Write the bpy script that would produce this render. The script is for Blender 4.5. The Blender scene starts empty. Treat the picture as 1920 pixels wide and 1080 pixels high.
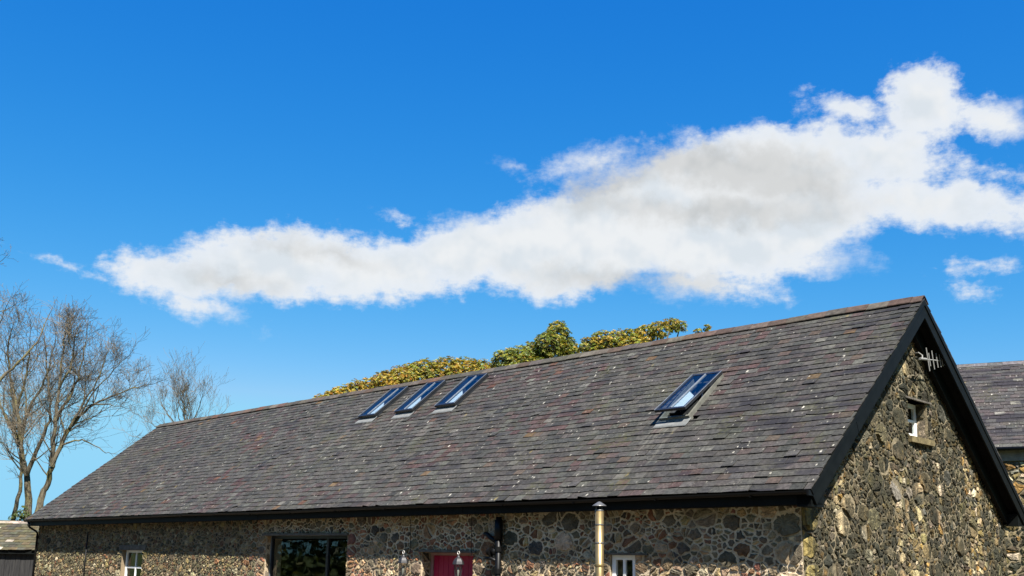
import bpy, math, random
import numpy as np
from mathutils import Vector, Matrix, noise as mnoise

rnd = random.Random(7)
SC = bpy.context.scene
COL = SC.collection

# ------------------------------------------------------------------ camera
CAM_LOC = Vector((0, 0, 2.05))
CR = [[0.9998815, -0.0031496, 0.0150684], [0.0153940, 0.2045763, -0.9787296], [0.0, 0.9788455, 0.2046006]]
FPX, PPY = 1872.94, 653.49
cd = bpy.data.cameras.new('camera')
cam = bpy.data.objects.new('camera', cd)
COL.objects.link(cam)
cam.matrix_world = Matrix(((CR[0][0], -CR[1][0], -CR[2][0], CAM_LOC.x),
                           (CR[0][1], -CR[1][1], -CR[2][1], CAM_LOC.y),
                           (CR[0][2], -CR[1][2], -CR[2][2], CAM_LOC.z),
                           (0, 0, 0, 1)))
cd.sensor_width = 36.0
cd.lens = FPX / 1920 * 36
cd.shift_y = (PPY - 540) / 1920
cd.clip_end = 6000
SC.camera = cam

def project(p):
    q = Vector(p) - CAM_LOC
    x, y, z = (sum(CR[i][k] * q[k] for k in range(3)) for i in range(3))
    if z < 0.1: return None
    return 960 + FPX * x / z, PPY + FPX * y / z

def at(px, py, depth):
    """world point seen in direction (px, py) at the given depth along +Y"""
    a, b = (px - 960) / FPX, (py - PPY) / FPX
    v = Vector([CR[0][k] * a + CR[1][k] * b + CR[2][k] for k in range(3)])
    return CAM_LOC + v * (depth / v.y)

# ------------------------------------------------------------------ light
SUN_EL, SUN_AZ = math.radians(52), math.radians(162.9)       # azimuth clockwise from +Y
sd = Vector((math.sin(SUN_AZ) * math.cos(SUN_EL), math.cos(SUN_AZ) * math.cos(SUN_EL), math.sin(SUN_EL)))
sl = bpy.data.lights.new('sun', 'SUN')
sl.energy = 5.0
sl.angle = math.radians(0.53)
sl.color = (1.0, 0.945, 0.86)
so = bpy.data.objects.new('sun', sl)
so.rotation_euler = (-sd).to_track_quat('-Z', 'Y').to_euler()
so.location = sd * 80
COL.objects.link(so)

SC.view_settings.view_transform = 'Standard'
SC.view_settings.look = 'None'
EXPOSURE = 1.55
SC.view_settings.exposure = EXPOSURE
SC.view_settings.gamma = 1.0
SC.view_settings.use_curve_mapping = False
SC.cycles.use_denoising = True
SC.cycles.max_bounces = 8
SC.cycles.transparent_max_bounces = 12

W = bpy.data.worlds.new('World')
SC.world = W
W.use_nodes = True

class NT:
    def __init__(s, tree):
        s.t = tree
        for n in list(tree.nodes): tree.nodes.remove(n)
    def n(s, typ, **kw):
        nd = s.t.nodes.new(typ)
        for k, v in kw.items():
            if k.startswith('i_'):
                key = k[2:]
                key = int(key) if key.isdigit() else key.replace('_', ' ')
                inp = nd.inputs[key]
                if isinstance(v, bpy.types.NodeSocket): s.t.links.new(v, inp)
                else: inp.default_value = v
            else: setattr(nd, k, v)
        return nd
    def link(s, a, b): s.t.links.new(a, b)
    def math(s, op, a, b=None, c=None, clamp=False):
        nd = s.t.nodes.new('ShaderNodeMath'); nd.operation = op; nd.use_clamp = clamp
        for i, v in enumerate((a, b, c)):
            if v is None: continue
            if isinstance(v, bpy.types.NodeSocket): s.t.links.new(v, nd.inputs[i])
            else: nd.inputs[i].default_value = v
        return nd.outputs[0]
    def noise(s, vec, scale, detail=4, rough=.55, dist=0.0, color=False):
        nd = s.n('ShaderNodeTexNoise', i_Vector=vec, i_Scale=scale, i_Detail=detail, i_Roughness=rough, i_Distortion=dist)
        return nd.outputs['Color' if color else 'Fac']
    def ramp(s, fac, lo, hi, a=0.0, b=1.0, smooth=True):
        nd = s.t.nodes.new('ShaderNodeMapRange')
        nd.interpolation_type = 'SMOOTHSTEP' if smooth else 'LINEAR'
        s.t.links.new(fac, nd.inputs[0])
        for i, v in zip((1, 2, 3, 4), (lo, hi, a, b)): nd.inputs[i].default_value = v
        return nd.outputs[0]
    def mix(s, fac, a, b, typ='MIX'):
        nd = s.t.nodes.new('ShaderNodeMix'); nd.data_type = 'RGBA'; nd.blend_type = typ
        for i, v in ((0, fac), (6, a), (7, b)):
            if isinstance(v, bpy.types.NodeSocket): s.t.links.new(v, nd.inputs[i])
            else: nd.inputs[i].default_value = (*v, 1) if isinstance(v, tuple) and len(v) == 3 else v
        return nd.outputs[2]

SKY_STRENGTH = 0.05
CLOUD_LIGHT = 0.93 / 2 ** EXPOSURE
# clouds: (azimuth, elevation, half width, half height, tilt), degrees of sky
CLOUDS = [(11.62,19.31,10.18,4.13,0),(5.96,18.30,9.50,3.16,11),(15.37,21.26,6.94,2.73,-8),(23.05,18.81,7.37,1.33,-10),(26.76,18.27,4.11,0.97,-8),(23.97,23.80,2.1,2.2,-9),(27.14,22.72,2.6,1.15,-15),(20.29,24.0,2.9,0.75,-17),(20.98,21.63,4.82,1.6,-19),(23.0,21.7,1.8,1.3,0),(1.50,17.87,5.43,2.57,10),(-2.95,17.19,4.77,2.18,14),(-8.26,15.85,6.4,1.95,0),(-13.78,15.95,6.90,2.15,3),(-18.9,14.95,4.1,1.55,6),(-18.0,13.4,2.6,0.85,-13),(10.29,15.55,5.22,1.02,-7),(17.80,16.23,2.89,0.99,0),(4.69,22.49,3.55,0.9,13),(-25.4,14.75,0.7,0.02,-14),(-6.81,18.57,0.76,0.18,-22),(-0.33,21.90,0.65,0.2,-19),(26.65,15.29,1.53,0.25,0),(24.87,14.19,0.83,0.31,-5),(27.42,19.89,1.15,0.3,-9),
          (41,17,9,2.6,-4),(-50,20,8,1.8,3),(-95,24,12,3,5),(92,20,10,2.6,0),(-160,26,10,2.0,0)]
GREYS = [(12.62,21.83,7.43,1.39,-8),(5.33,21.15,3.53,1.07,19),(16.24,20.62,3.88,1.15,-9),(11.62,19.46,9.26,0.88,-3),(-10.63,16.67,2.92,0.60,-12),(-13.25,17.01,2.12,0.30,0),(-16.40,15.03,2.92,0.53,-5),(6.88,15.72,6.25,0.79,-5)]

def build_world():
    N = NT(W.node_tree)
    tc = N.n('ShaderNodeTexCoord')
    dirv = tc.outputs['Generated']
    sep = N.n('ShaderNodeSeparateXYZ', i_Vector=dirv)
    az = N.math('MULTIPLY', N.math('ARCTAN2', sep.outputs[0], sep.outputs[1]), 57.29578)
    el = N.math('MULTIPLY', N.math('ARCSINE', sep.outputs[2]), 57.29578)
    pos = N.n('ShaderNodeCombineXYZ', i_X=az, i_Y=el).outputs[0]
    # domain warp
    w1 = N.noise(dirv, 9.0, 3, .5, color=True)
    w2 = N.noise(dirv, 38.0, 5, .6, color=True)
    def off(c, k):
        v = N.n('ShaderNodeVectorMath', operation='SUBTRACT', i_0=c, i_1=(.5, .5, .5)).outputs[0]
        return N.n('ShaderNodeVectorMath', operation='MULTIPLY', i_0=v, i_1=(k, k * .6, 0)).outputs[0]
    wp = N.n('ShaderNodeVectorMath', operation='ADD', i_0=pos, i_1=off(w1, 2.6)).outputs[0]
    wp = N.n('ShaderNodeVectorMath', operation='ADD', i_0=wp, i_1=off(w2, 2.2)).outputs[0]
    def field(lst, p):
        acc = None
        for (a, e, rx, ry, rot) in lst:
            m = N.n('ShaderNodeMapping', vector_type='TEXTURE', i_Vector=p, i_Location=(a, e, 0),
                    i_Rotation=(0, 0, math.radians(rot)), i_Scale=(rx, ry, 1)).outputs[0]
            ln = N.n('ShaderNodeVectorMath', operation='LENGTH', i_0=m).outputs['Value']
            d = N.math('MULTIPLY_ADD', ln, -ry, ry)
            acc = d if acc is None else N.math('SMOOTH_MAX', acc, d, .35)
        return acc
    D = field(CLOUDS, wp)
    fb = N.noise(dirv, 26.0, 9, .62)
    D = N.math('MULTIPLY_ADD', N.math('SUBTRACT', fb, .5), 2.2, D)
    wisp = N.noise(N.n('ShaderNodeVectorMath', operation='MULTIPLY', i_0=dirv, i_1=(1, 1, 2.4)).outputs[0], 70.0, 7, .65)
    D = N.math('MULTIPLY_ADD', N.math('SUBTRACT', wisp, .5), 1.0, D)
    softm = N.ramp(N.noise(dirv, 6.5, 2, .5), .44, .66, 1.0, .45)      # some edges crisp, some melting away
    Da = N.math('MULTIPLY', N.math('ADD', D, .30), softm)
    alpha = N.ramp(Da, .0, .95)
    alpha = N.math('MULTIPLY', alpha, .97)
    # cloud tone: thick core slightly grey, soft bluish thin parts
    G = field(GREYS, N.n('ShaderNodeVectorMath', operation='ADD', i_0=wp, i_1=off(w2, 1.6)).outputs[0])
    G = N.math('MULTIPLY_ADD', N.math('SUBTRACT', N.noise(dirv, 22.0, 6, .58), .5), 1.5, G)
    gm = N.ramp(G, -.45, .95)
    # billows: compare the density with that a little further towards the sun
    up = N.n('ShaderNodeVectorMath', operation='ADD', i_0=dirv, i_1=(.006, 0, .016)).outputs[0]
    rel = N.math('SUBTRACT', N.noise(dirv, 11.0, 4, .5), N.noise(up, 11.0, 4, .5))
    soft = N.ramp(rel, -.085, .06)
    thick = N.ramp(D, .3, 1.5)
    c = N.mix(soft, (.79, .85, .90), (.94, .96, .97))
    c = N.mix(thick, (.88, .93, .99), c)
    c = N.mix(N.math('MULTIPLY', gm, .70), c, N.mix(soft, (.53, .53, .505), (.66, .66, .64)))
    sky = N.n('ShaderNodeTexSky', sky_type='NISHITA', sun_disc=False, sun_elevation=SUN_EL,
              sun_rotation=SUN_AZ, altitude=0, air_density=1.0, dust_density=0.25, ozone_density=3.0)
    # the deep polarised blue of the photograph: a per-channel film curve on the sky
    ch = N.n('ShaderNodeSeparateXYZ', i_Vector=sky.outputs[0])
    k = 1.0 / (2 ** EXPOSURE * SKY_STRENGTH)
    o = []
    for i, (gain, ref, gam, cap) in enumerate(((.0160, 1.046, 2.6, .30), (.216, 1.779, 1.02, .68), (.708, 3.278, .417, .95))):
        v = N.math('POWER', N.math('DIVIDE', ch.outputs[i], ref), gam)
        v = N.math('MINIMUM', N.math('MULTIPLY', v, gain), cap)
        o.append(N.math('MULTIPLY', v, k))
    skc = N.n('ShaderNodeCombineXYZ', i_X=o[0], i_Y=o[1], i_Z=o[2])
    bg = N.n('ShaderNodeBackground', i_Color=skc.outputs[0], i_Strength=SKY_STRENGTH)
    bc = N.n('ShaderNodeBackground', i_Color=c, i_Strength=CLOUD_LIGHT)
    mx = N.n('ShaderNodeMixShader', i_0=alpha)
    N.link(bg.outputs[0], mx.inputs[1]); N.link(bc.outputs[0], mx.inputs[2])
    out = N.n('ShaderNodeOutputWorld')
    N.link(mx.outputs[0], out.inputs[0])
build_world()

# ------------------------------------------------------------------ materials
def material(name, build):
    m = bpy.data.materials.new(name)
    m.use_nodes = True
    N = NT(m.node_tree)
    sh = build(N)
    out = N.n('ShaderNodeOutputMaterial')
    N.link(sh, out.inputs[0])
    return m

def principled(N, col, rough=.7, spec=.4, metal=0.0, bump=None, bdist=.01, bstr=.6):
    b = N.n('ShaderNodeBsdfPrincipled')
    for k, v in (('Base Color', col), ('Roughness', rough), ('Specular IOR Level', spec), ('Metallic', metal)):
        if isinstance(v, bpy.types.NodeSocket): N.link(v, b.inputs[k])
        else: b.inputs[k].default_value = (*v, 1) if isinstance(v, tuple) else v
    if bump is not None:
        bp = N.n('ShaderNodeBump', i_Strength=bstr, i_Distance=bdist, i_Height=bump)
        N.link(bp.outputs[0], b.inputs['Normal'])
    return b.outputs[0]

def obco(N): return N.n('ShaderNodeTexCoord').outputs['Object']
def tint(N): return N.n('ShaderNodeAttribute', attribute_name='tint').outputs['Color']
def scaled(N, v, s): return N.n('ShaderNodeVectorMath', operation='MULTIPLY', i_0=v, i_1=s).outputs[0]

def m_plain(col, rough=.6, spec=.4, metal=0.0, var=.25, scale=6.0, bump=.0):
    def f(N):
        p = obco(N)
        n = N.noise(p, scale, 5, .6)
        k = N.ramp(n, .25, .75, 1 - var, 1 + var)
        c = N.mix(1.0, col, N.n('ShaderNodeCombineXYZ', i_X=k, i_Y=k, i_Z=k).outputs[0], 'MULTIPLY')
        return principled(N, c, rough, spec, metal, N.noise(p, scale * 8, 4) if bump else None, bump or .01)
    return f

def m_slate(N):
    p = obco(N)
    t = tint(N)
    n1 = N.noise(p, 14.0, 6, .7)
    k = N.ramp(n1, .25, .75, .52, 1.55)
    c = N.mix(1.0, t, N.n('ShaderNodeCombineXYZ', i_X=k, i_Y=k, i_Z=k).outputs[0], 'MULTIPLY')
    # pale lichen bloom, in drifts
    n2 = N.noise(p, 26.0, 5, .7)
    drift = N.noise(p, .55, 4, .6)
    bloom = N.math('MULTIPLY', N.ramp(n2, .50, .70), N.ramp(drift, .42, .62))
    c = N.mix(N.math('MULTIPLY', bloom, .52), c, (.125, .118, .10))
    # moss and green algae
    n3 = N.noise(p, .9, 5, .65)
    n4 = N.noise(p, 12.0, 4, .7)
    g = N.math('MULTIPLY', N.ramp(n3, .53, .70), N.ramp(n4, .40, .62))
    c = N.mix(N.math('MULTIPLY', g, .62), c, (.050, .051, .020))
    # crusty pale lichen spots
    for sc_, r_, th_, col_ in ((4.2, .14, .50, (.42, .40, .34)), (8.5, .19, .50, (.30, .285, .24)), (2.9, .15, .80, (.17, .135, .05))):
        pp = N.n('ShaderNodeVectorMath', operation='ADD', i_0=scaled(N, p, (1.25, .60, .60)), i_1=(sc_, 0, 0)).outputs[0]
        vo = N.n('ShaderNodeTexVoronoi', i_Vector=pp, i_Scale=sc_, i_Randomness=1.0)
        sp = N.math('ADD', vo.outputs['Distance'], N.math('MULTIPLY', N.math('SUBTRACT', N.noise(p, 40.0, 3), .5), .30))
        cs = N.n('ShaderNodeSeparateXYZ', i_Vector=vo.outputs['Color'])
        dr = N.ramp(N.noise(p, .9 + .2 * sc_, 3, .6), .42, .62)
        spot = N.math('MULTIPLY', N.math('MULTIPLY', N.ramp(sp, r_, r_ * .5), N.ramp(cs.outputs[0], th_, th_ + .08)), dr)
        c = N.mix(N.math('MULTIPLY', spot, .9), c, col_)
    # pale run-off below the skylights' lead
    px = N.n('ShaderNodeSeparateXYZ', i_Vector=p)
    stk = N.ramp(N.noise(scaled(N, p, (9, .7, .7)), 1.0, 5, .65), .44, .66)
    for xc, y0 in ((-3.9, 1.72), (-12.4, 3.25), (-14.15, 3.22), (-15.8, 3.22)):
        dx = N.math('ABSOLUTE', N.math('SUBTRACT', px.outputs[0], xc))
        mk = N.math('MULTIPLY', N.ramp(dx, .62, .30), N.math('MULTIPLY', N.ramp(px.outputs[1], y0 - 2.3, y0), N.ramp(px.outputs[1], y0 + .1, y0)))
        c = N.mix(N.math('MULTIPLY', N.math('MULTIPLY', mk, stk), .38), c, (.15, .145, .12))
    # soft cast shadow by the near verge, painted dark into the slate colour
    vg = N.math('MULTIPLY', N.ramp(px.outputs[0], -3.8, -.5), N.ramp(N.noise(scaled(N, p, (.42, 1.5, 1.5)), 1.25, 4, .55), .50, .62))
    c = N.mix(N.math('MULTIPLY', vg, .72), c, (.012, .011, .016))
    # dark damp streaks, spread wider to stand in for shadow smudges too
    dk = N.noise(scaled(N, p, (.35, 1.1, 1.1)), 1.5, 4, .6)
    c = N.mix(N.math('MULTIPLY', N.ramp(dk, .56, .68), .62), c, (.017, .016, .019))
    h = N.math('MULTIPLY_ADD', n2, .5, n1)
    return principled(N, c, .70, .16, 0, h, .008, .9)

def m_stone(gable):
    def f(N):
        p = obco(N)
        t = tint(N)
        n1 = N.noise(p, 9.0, 8, .68)
        n0 = N.noise(p, 34.0, 5, .7)
        k = N.ramp(N.math('MULTIPLY_ADD', n0, .35, N.math('MULTIPLY', n1, .75)), .32, .78, .45, 1.65)
        c = N.mix(1.0, t, N.n('ShaderNodeCombineXYZ', i_X=k, i_Y=k, i_Z=k).outputs[0], 'MULTIPLY')
        # pale lichen blots
        v = N.noise(p, 16.0, 5, .72)
        c = N.mix(N.math('MULTIPLY', N.ramp(v, .60, .72), .5 if gable else .45), c, (.36, .33, .255))
        if gable:
            # ochre lichen
            o = N.noise(p, 3.1, 6, .7)
            c = N.mix(N.math('MULTIPLY', N.ramp(o, .54, .70), .55), c, (.22, .155, .04))
            # black algae running down in streaks, and broad damp patches
            s = N.noise(scaled(N, p, (1, 1.2, .20)), 1.5, 6, .62)
            bd = N.noise(scaled(N, p, (1, 1, .6)), .55, 4, .6)
            s2 = N.noise(p, 12.0, 5, .7)
            sm = N.math('ADD', N.math('MULTIPLY', s, .6), N.math('MULTIPLY', bd, .45))
            st = N.math('MULTIPLY', N.ramp(sm, .468, .535), N.ramp(s2, .24, .50))
            c = N.mix(N.math('MULTIPLY', st, .85), c, (.017, .018, .012))
        else:
            s = N.noise(scaled(N, p, (1, 1, .5)), 1.1, 5, .66)
            s2 = N.noise(p, 11.0, 5, .7)
            st = N.math('MULTIPLY', N.ramp(s, .52, .66), N.ramp(s2, .38, .56))
            c = N.mix(N.math('MULTIPLY', st, .6), c, (.030, .034, .022))
        h = N.math('MULTIPLY_ADD', n0, .35, n1)
        return principled(N, c, .88, .18, 0, h, .04 if gable else .03, 1.0)
    return f

def m_mortar(col, col2, left=None):
    def f(N):
        p = obco(N)
        n1 = N.noise(p, 22.0, 6, .7)
        n2 = N.noise(p, 1.3, 5, .65)
        c = N.mix(N.ramp(n2, .40, .62), col, col2)
        k = N.ramp(n1, .25, .75, .65, 1.3)
        c = N.mix(1.0, c, N.n('ShaderNodeCombineXYZ', i_X=k, i_Y=k, i_Z=k).outputs[0], 'MULTIPLY')
        if left:                          # older, sooty pointing towards the far end of the wall
            xs = N.math('ADD', N.n('ShaderNodeSeparateXYZ', i_Vector=p).outputs[0], N.math('MULTIPLY', n2, 3.0))
            c = N.mix(N.ramp(xs, -13.5, -16.5), c, left)
        return principled(N, c, .95, .15, 0, n1, .02, .9)
    return f

def m_tinted(rough, spec, var=.25, scale=8.0, bump=.01):
    def f(N):
        p = obco(N)
        t = tint(N)
        n = N.noise(p, scale, 6, .65)
        k = N.ramp(n, .22, .78, 1 - var, 1 + var)
        c = N.mix(1.0, t, N.n('ShaderNodeCombineXYZ', i_X=k, i_Y=k, i_Z=k).outputs[0], 'MULTIPLY')
        return principled(N, c, rough, spec, 0, n, bump, .7)
    return f

def m_leaf(N):
    t = tint(N)
    b = principled(N, t, .42, .45)
    tr = N.n('ShaderNodeBsdfTranslucent')
    N.link(N.mix(1.0, t, (1.25, 1.15, .45), 'MULTIPLY'), tr.inputs[0])
    mx = N.n('ShaderNodeMixShader', i_0=.28)
    N.link(b, mx.inputs[1]); N.link(tr.outputs[0], mx.inputs[2])
    return mx.outputs[0]

def m_glass(tintc, ior):
    def f(N):
        tr = N.n('ShaderNodeBsdfTransparent', i_Color=(*tintc, 1))
        p = obco(N)
        bp = N.n('ShaderNodeBump', i_Strength=.25, i_Distance=.004, i_Height=N.noise(p, 3.0, 2))
        gl = N.n('ShaderNodeBsdfGlossy', i_Roughness=.02, i_Normal=bp.outputs[0])
        fr = N.n('ShaderNodeFresnel', i_IOR=ior)
        mx = N.n('ShaderNodeMixShader')
        bf = N.n('ShaderNodeNewGeometry').outputs['Backfacing']
        N.link(N.math('MULTIPLY', fr.outputs[0], N.math('SUBTRACT', 1.0, bf)), mx.inputs[0]); N.link(tr.outputs[0], mx.inputs[1]); N.link(gl.outputs[0], mx.inputs[2])
        return mx.outputs[0]
    return f

def m_bark(N):
    p = obco(N)
    n = N.noise(scaled(N, p, (1, 1, .3)), 9.0, 6, .7)
    c = N.mix(N.ramp(n, .3, .7), (.030, .025, .018), (.120, .102, .068))
    m = N.noise(p, 1.6, 4, .6)
    c = N.mix(N.math('MULTIPLY', N.ramp(m, .45, .65), .55), c, (.13, .115, .035))
    return principled(N, c, .9, .2, 0, n, .03, .8)

def m_ground(a, b, sc):
    def f(N):
        p = obco(N)
        c = N.mix(N.ramp(N.noise(p, sc, 7, .7), .35, .65), a, b)
        c2 = N.mix(N.math('MULTIPLY', N.ramp(N.noise(p, .11, 4), .4, .65), .4), c, tuple(.6 * x for x in a))
        return principled(N, c2, .95, .15, 0, N.noise(p, sc * 3, 5), .03, .8)
    return f

def m_boards(N):
    p = obco(N)
    n = N.noise(scaled(N, p, (6, 6, .6)), 3.0, 5, .65)
    c = N.mix(N.ramp(n, .3, .7), (.010, .010, .011), (.030, .029, .028))
    return principled(N, c, .7, .3, 0, n, .006, .6)

M = {}
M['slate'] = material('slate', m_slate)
M['stone'] = material('rubble_stone', m_stone(False))
M['gable_stone'] = material('gable_stone', m_stone(True))
M['mortar'] = material('lime_mortar', m_mortar((.52, .425, .30), (.32, .255, .17), (.20, .155, .10)))
M['gable_mortar'] = material('weathered_mortar', m_mortar((.20, .165, .105), (.06, .054, .036)))
M['black'] = material('black_paint', m_plain((.0028, .0036, .0034), .6, .12, 0, .4, 5.0))
M['gutter'] = material('black_plastic', m_plain((.0035, .0035, .0036), .45, .2, 0, .2, 3.0))
M['soffit'] = material('dark_soffit', m_plain((.006, .006, .0055), .9, .1, 0, .4, 4.0, .004))
M['white'] = material('white_paint', m_plain((.78, .78, .76), .45, .4, 0, .06, 5.0))
M['glass'] = material('window_glass', m_glass((.82, .86, .86), 1.6))
M['skyglass'] = material('skylight_glass', m_glass((.80, .86, .90), 1.9))
M['frame'] = material('dark_metal_frame', m_plain((.012, .014, .017), .35, .5, 0, .25, 4.0))
M['bar'] = material('grey_metal_bar', m_plain((.16, .18, .20), .35, .5, .3, .15, 4.0))
M['kerb'] = material('grey_timber_kerb', m_plain((.10, .10, .085), .7, .3, 0, .3, 5.0))
M['lead'] = material('lead_sheet', m_plain((.135, .14, .137), .65, .25, 0, .22, 9.0, .006))
M['blind'] = material('white_blind', m_plain((.52, .53, .52), .8, .2, 0, .06, 3.0))
M['interior'] = material('dark_interior', m_plain((.03, .028, .026), .9, .1))
M['red'] = material('crimson_door_paint', m_plain((.31, .005, .045), .38, .4, 0, .12, 3.0))
M['doorframe'] = material('door_frame_paint', m_plain((.30, .17, .15), .6, .3, 0, .2, 6.0))
M['brass'] = material('bronze_flue_metal', m_plain((.27, .20, .095), .42, .5, .75, .18, 5.0))
M['cowl'] = material('cowl_steel', m_plain((.14, .14, .135), .45, .5, .6, .2, 5.0))
M['ridge'] = material('ridge_clay', m_tinted(.8, .25, .45, 9.0, .012))
M['lintel'] = material('lintel_slate', m_plain((.09, .08, .065), .8, .25, 0, .35, 7.0, .01))
M['sill'] = material('stone_sill', m_plain((.125, .100, .050), .9, .2, 0, .45, 6.0, .015))
M['bark'] = material('bark', m_bark)
M['twig'] = material('twig_bark', m_plain((.125, .104, .076), .9, .15, 0, .4, 2.0))
M['leaf'] = material('evergreen_leaf', m_leaf)
M['moss_slate'] = material('mossy_slate', m_tinted(.85, .2, .45, 5.0, .01))
M['aerial'] = material('aerial_aluminium', m_plain((.20, .20, .19), .65, .3, .1, .12, 8.0))
M['boards'] = material('black_stained_boards', m_boards)
M['grass'] = material('grass', m_ground((.05, .075, .018), (.085, .105, .03), 2.2))
M['gravel'] = material('gravel', m_ground((.085, .072, .055), (.125, .105, .08), 30.0))
M['lantern'] = material('lantern_metal', m_plain((.022, .022, .025), .5, .4, .3, .3, 12.0))
M['lanternring'] = material('lantern_ring_metal', m_plain((.5, .48, .45), .35, .5, .3, .1, 12.0))
M['bulb'] = material('bulb_glass', m_plain((.20, .19, .165), .4, .5, 0, .05, 12.0))
M['band'] = material('grey_render_band', m_plain((.17, .15, .125), .85, .2, 0, .25, 5.0, .01))

# ------------------------------------------------------------------ mesh helpers
class MB:
    def __init__(s):
        s.v = []; s.f = []; s.t = []
    def add(s, vs, fs, tint=(1, 1, 1)):
        o = len(s.v)
        s.v.extend(vs); s.t.extend([tint] * len(vs))
        s.f.extend([tuple(i + o for i in f) for f in fs])
        return s
    def box(s, x0, x1, y0, y1, z0, z1, tint=(1, 1, 1)):
        return s.hexa([(x0, y0, z0), (x1, y0, z0), (x1, y1, z0), (x0, y1, z0)],
                      [(x0, y0, z1), (x1, y0, z1), (x1, y1, z1), (x0, y1, z1)], tint)
    def hexa(s, bot, top, tint=(1, 1, 1)):
        return s.add(list(bot) + list(top), [(3, 2, 1, 0), (4, 5, 6, 7), (0, 1, 5, 4), (1, 2, 6, 5), (2, 3, 7, 6), (3, 0, 4, 7)], tint)
    def tube(s, pts, rad, k=6, caps=True, tint=(1, 1, 1)):
        n = len(pts); P = [Vector(p) for p in pts]
        if not hasattr(rad, '__len__'): rad = [rad] * n
        o = len(s.v); ref = None
        for i in range(n):
            t = (P[min(i + 1, n - 1)] - P[max(i - 1, 0)])
            t = t.normalized() if t.length > 1e-9 else Vector((0, 0, 1))
            if ref is None:
                ref = t.orthogonal().normalized()
            ref = (ref - t * ref.dot(t))
            ref = ref.normalized() if ref.length > 1e-6 else t.orthogonal().normalized()
            b = t.cross(ref)
            for j in range(k):
                a = 2 * math.pi * j / k
                s.v.append(tuple(P[i] + (ref * math.cos(a) + b * math.sin(a)) * rad[i])); s.t.append(tint)
        for i in range(n - 1):
            for j in range(k):
                a, b_ = o + i * k + j, o + i * k + (j + 1) % k
                s.f.append((a, b_, b_ + k, a + k))
        if caps:
            s.f.append(tuple(o + j for j in reversed(range(k))))
            s.f.append(tuple(o + (n - 1) * k + j for j in range(k)))
        return s
    def lathe(s, prof, cx, cy, k=16, tint=(1, 1, 1)):
        o = len(s.v)
        for r, z in prof:
            for j in range(k):
                a = 2 * math.pi * j / k
                s.v.append((cx + r * math.cos(a), cy + r * math.sin(a), z)); s.t.append(tint)
        for i in range(len(prof) - 1):
            for j in range(k):
                a, b = o + i * k + j, o + i * k + (j + 1) % k
                s.f.append((a, b, b + k, a + k))
        s.f.append(tuple(o + j for j in reversed(range(k))))
        s.f.append(tuple(o + (len(prof) - 1) * k + j for j in range(k)))
        return s
    def build(s, name, mat, parent=None, smooth=False):
        me = bpy.data.meshes.new(name)
        me.from_pydata([tuple(v) for v in s.v], [], s.f)
        if smooth: me.polygons.foreach_set('use_smooth', [True] * len(me.polygons))
        ca = me.attributes.new('tint', 'FLOAT_COLOR', 'POINT')
        ca.data.foreach_set('color', np.array([(*t, 1) for t in s.t], dtype=np.float32).ravel())
        me.materials.append(M[mat])
        me.update()
        o = bpy.data.objects.new(name, me)
        COL.objects.link(o)
        if parent is not None: o.parent = parent
        return o

def empty(name, loc, rz=0):
    o = bpy.data.objects.new(name, None)
    o.empty_display_size = .3
    COL.objects.link(o); o.location = loc; o.rotation_euler = (0, 0, rz)
    return o

def tag(o, label=None, cat=None, group=None, kind=None):
    for k, v in (('label', label), ('category', cat), ('group', group), ('kind', kind)):
        if v: o[k] = v
    return o

# ------------------------------------------------------------------ ground
g_ = MB().add([(-1500, -1500, 0), (1500, -1500, 0), (1500, 1500, 0), (-1500, 1500, 0)], [(0, 1, 2, 3)])
tag(g_.build('ground', 'grass'), kind='structure')
Cw = Vector((4.69076, 15.66594, 0)); YAW = -math.radians(44.4567)
LX = Vector((math.cos(YAW), math.sin(YAW), 0)); LY = Vector((-math.sin(YAW), math.cos(YAW), 0))
def wl(x, y, z=0): return Cw + LX * x + LY * y + Vector((0, 0, z))
y_ = MB().add([tuple(wl(-40, -14, .004)), tuple(wl(9, -14, .004)), tuple(wl(9, 12, .004)), tuple(wl(-40, 12, .004))], [(0, 1, 2, 3)])
tag(y_.build('yard', 'gravel'), kind='structure')

# ------------------------------------------------------------------ stone and slate generators
def clip(poly, nx, ny, c):
    """keep nx*x + ny*y <= c"""
    out = []
    n = len(poly)
    for i in range(n):
        a, b = poly[i], poly[(i + 1) % n]
        da, db = nx * a[0] + ny * a[1] - c, nx * b[0] + ny * b[1] - c
        if da <= 0: out.append(a)
        if (da < 0 < db) or (db < 0 < da):
            t = da / (da - db)
            out.append((a[0] + (b[0] - a[0]) * t, a[1] + (b[1] - a[1]) * t))
    return out

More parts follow.
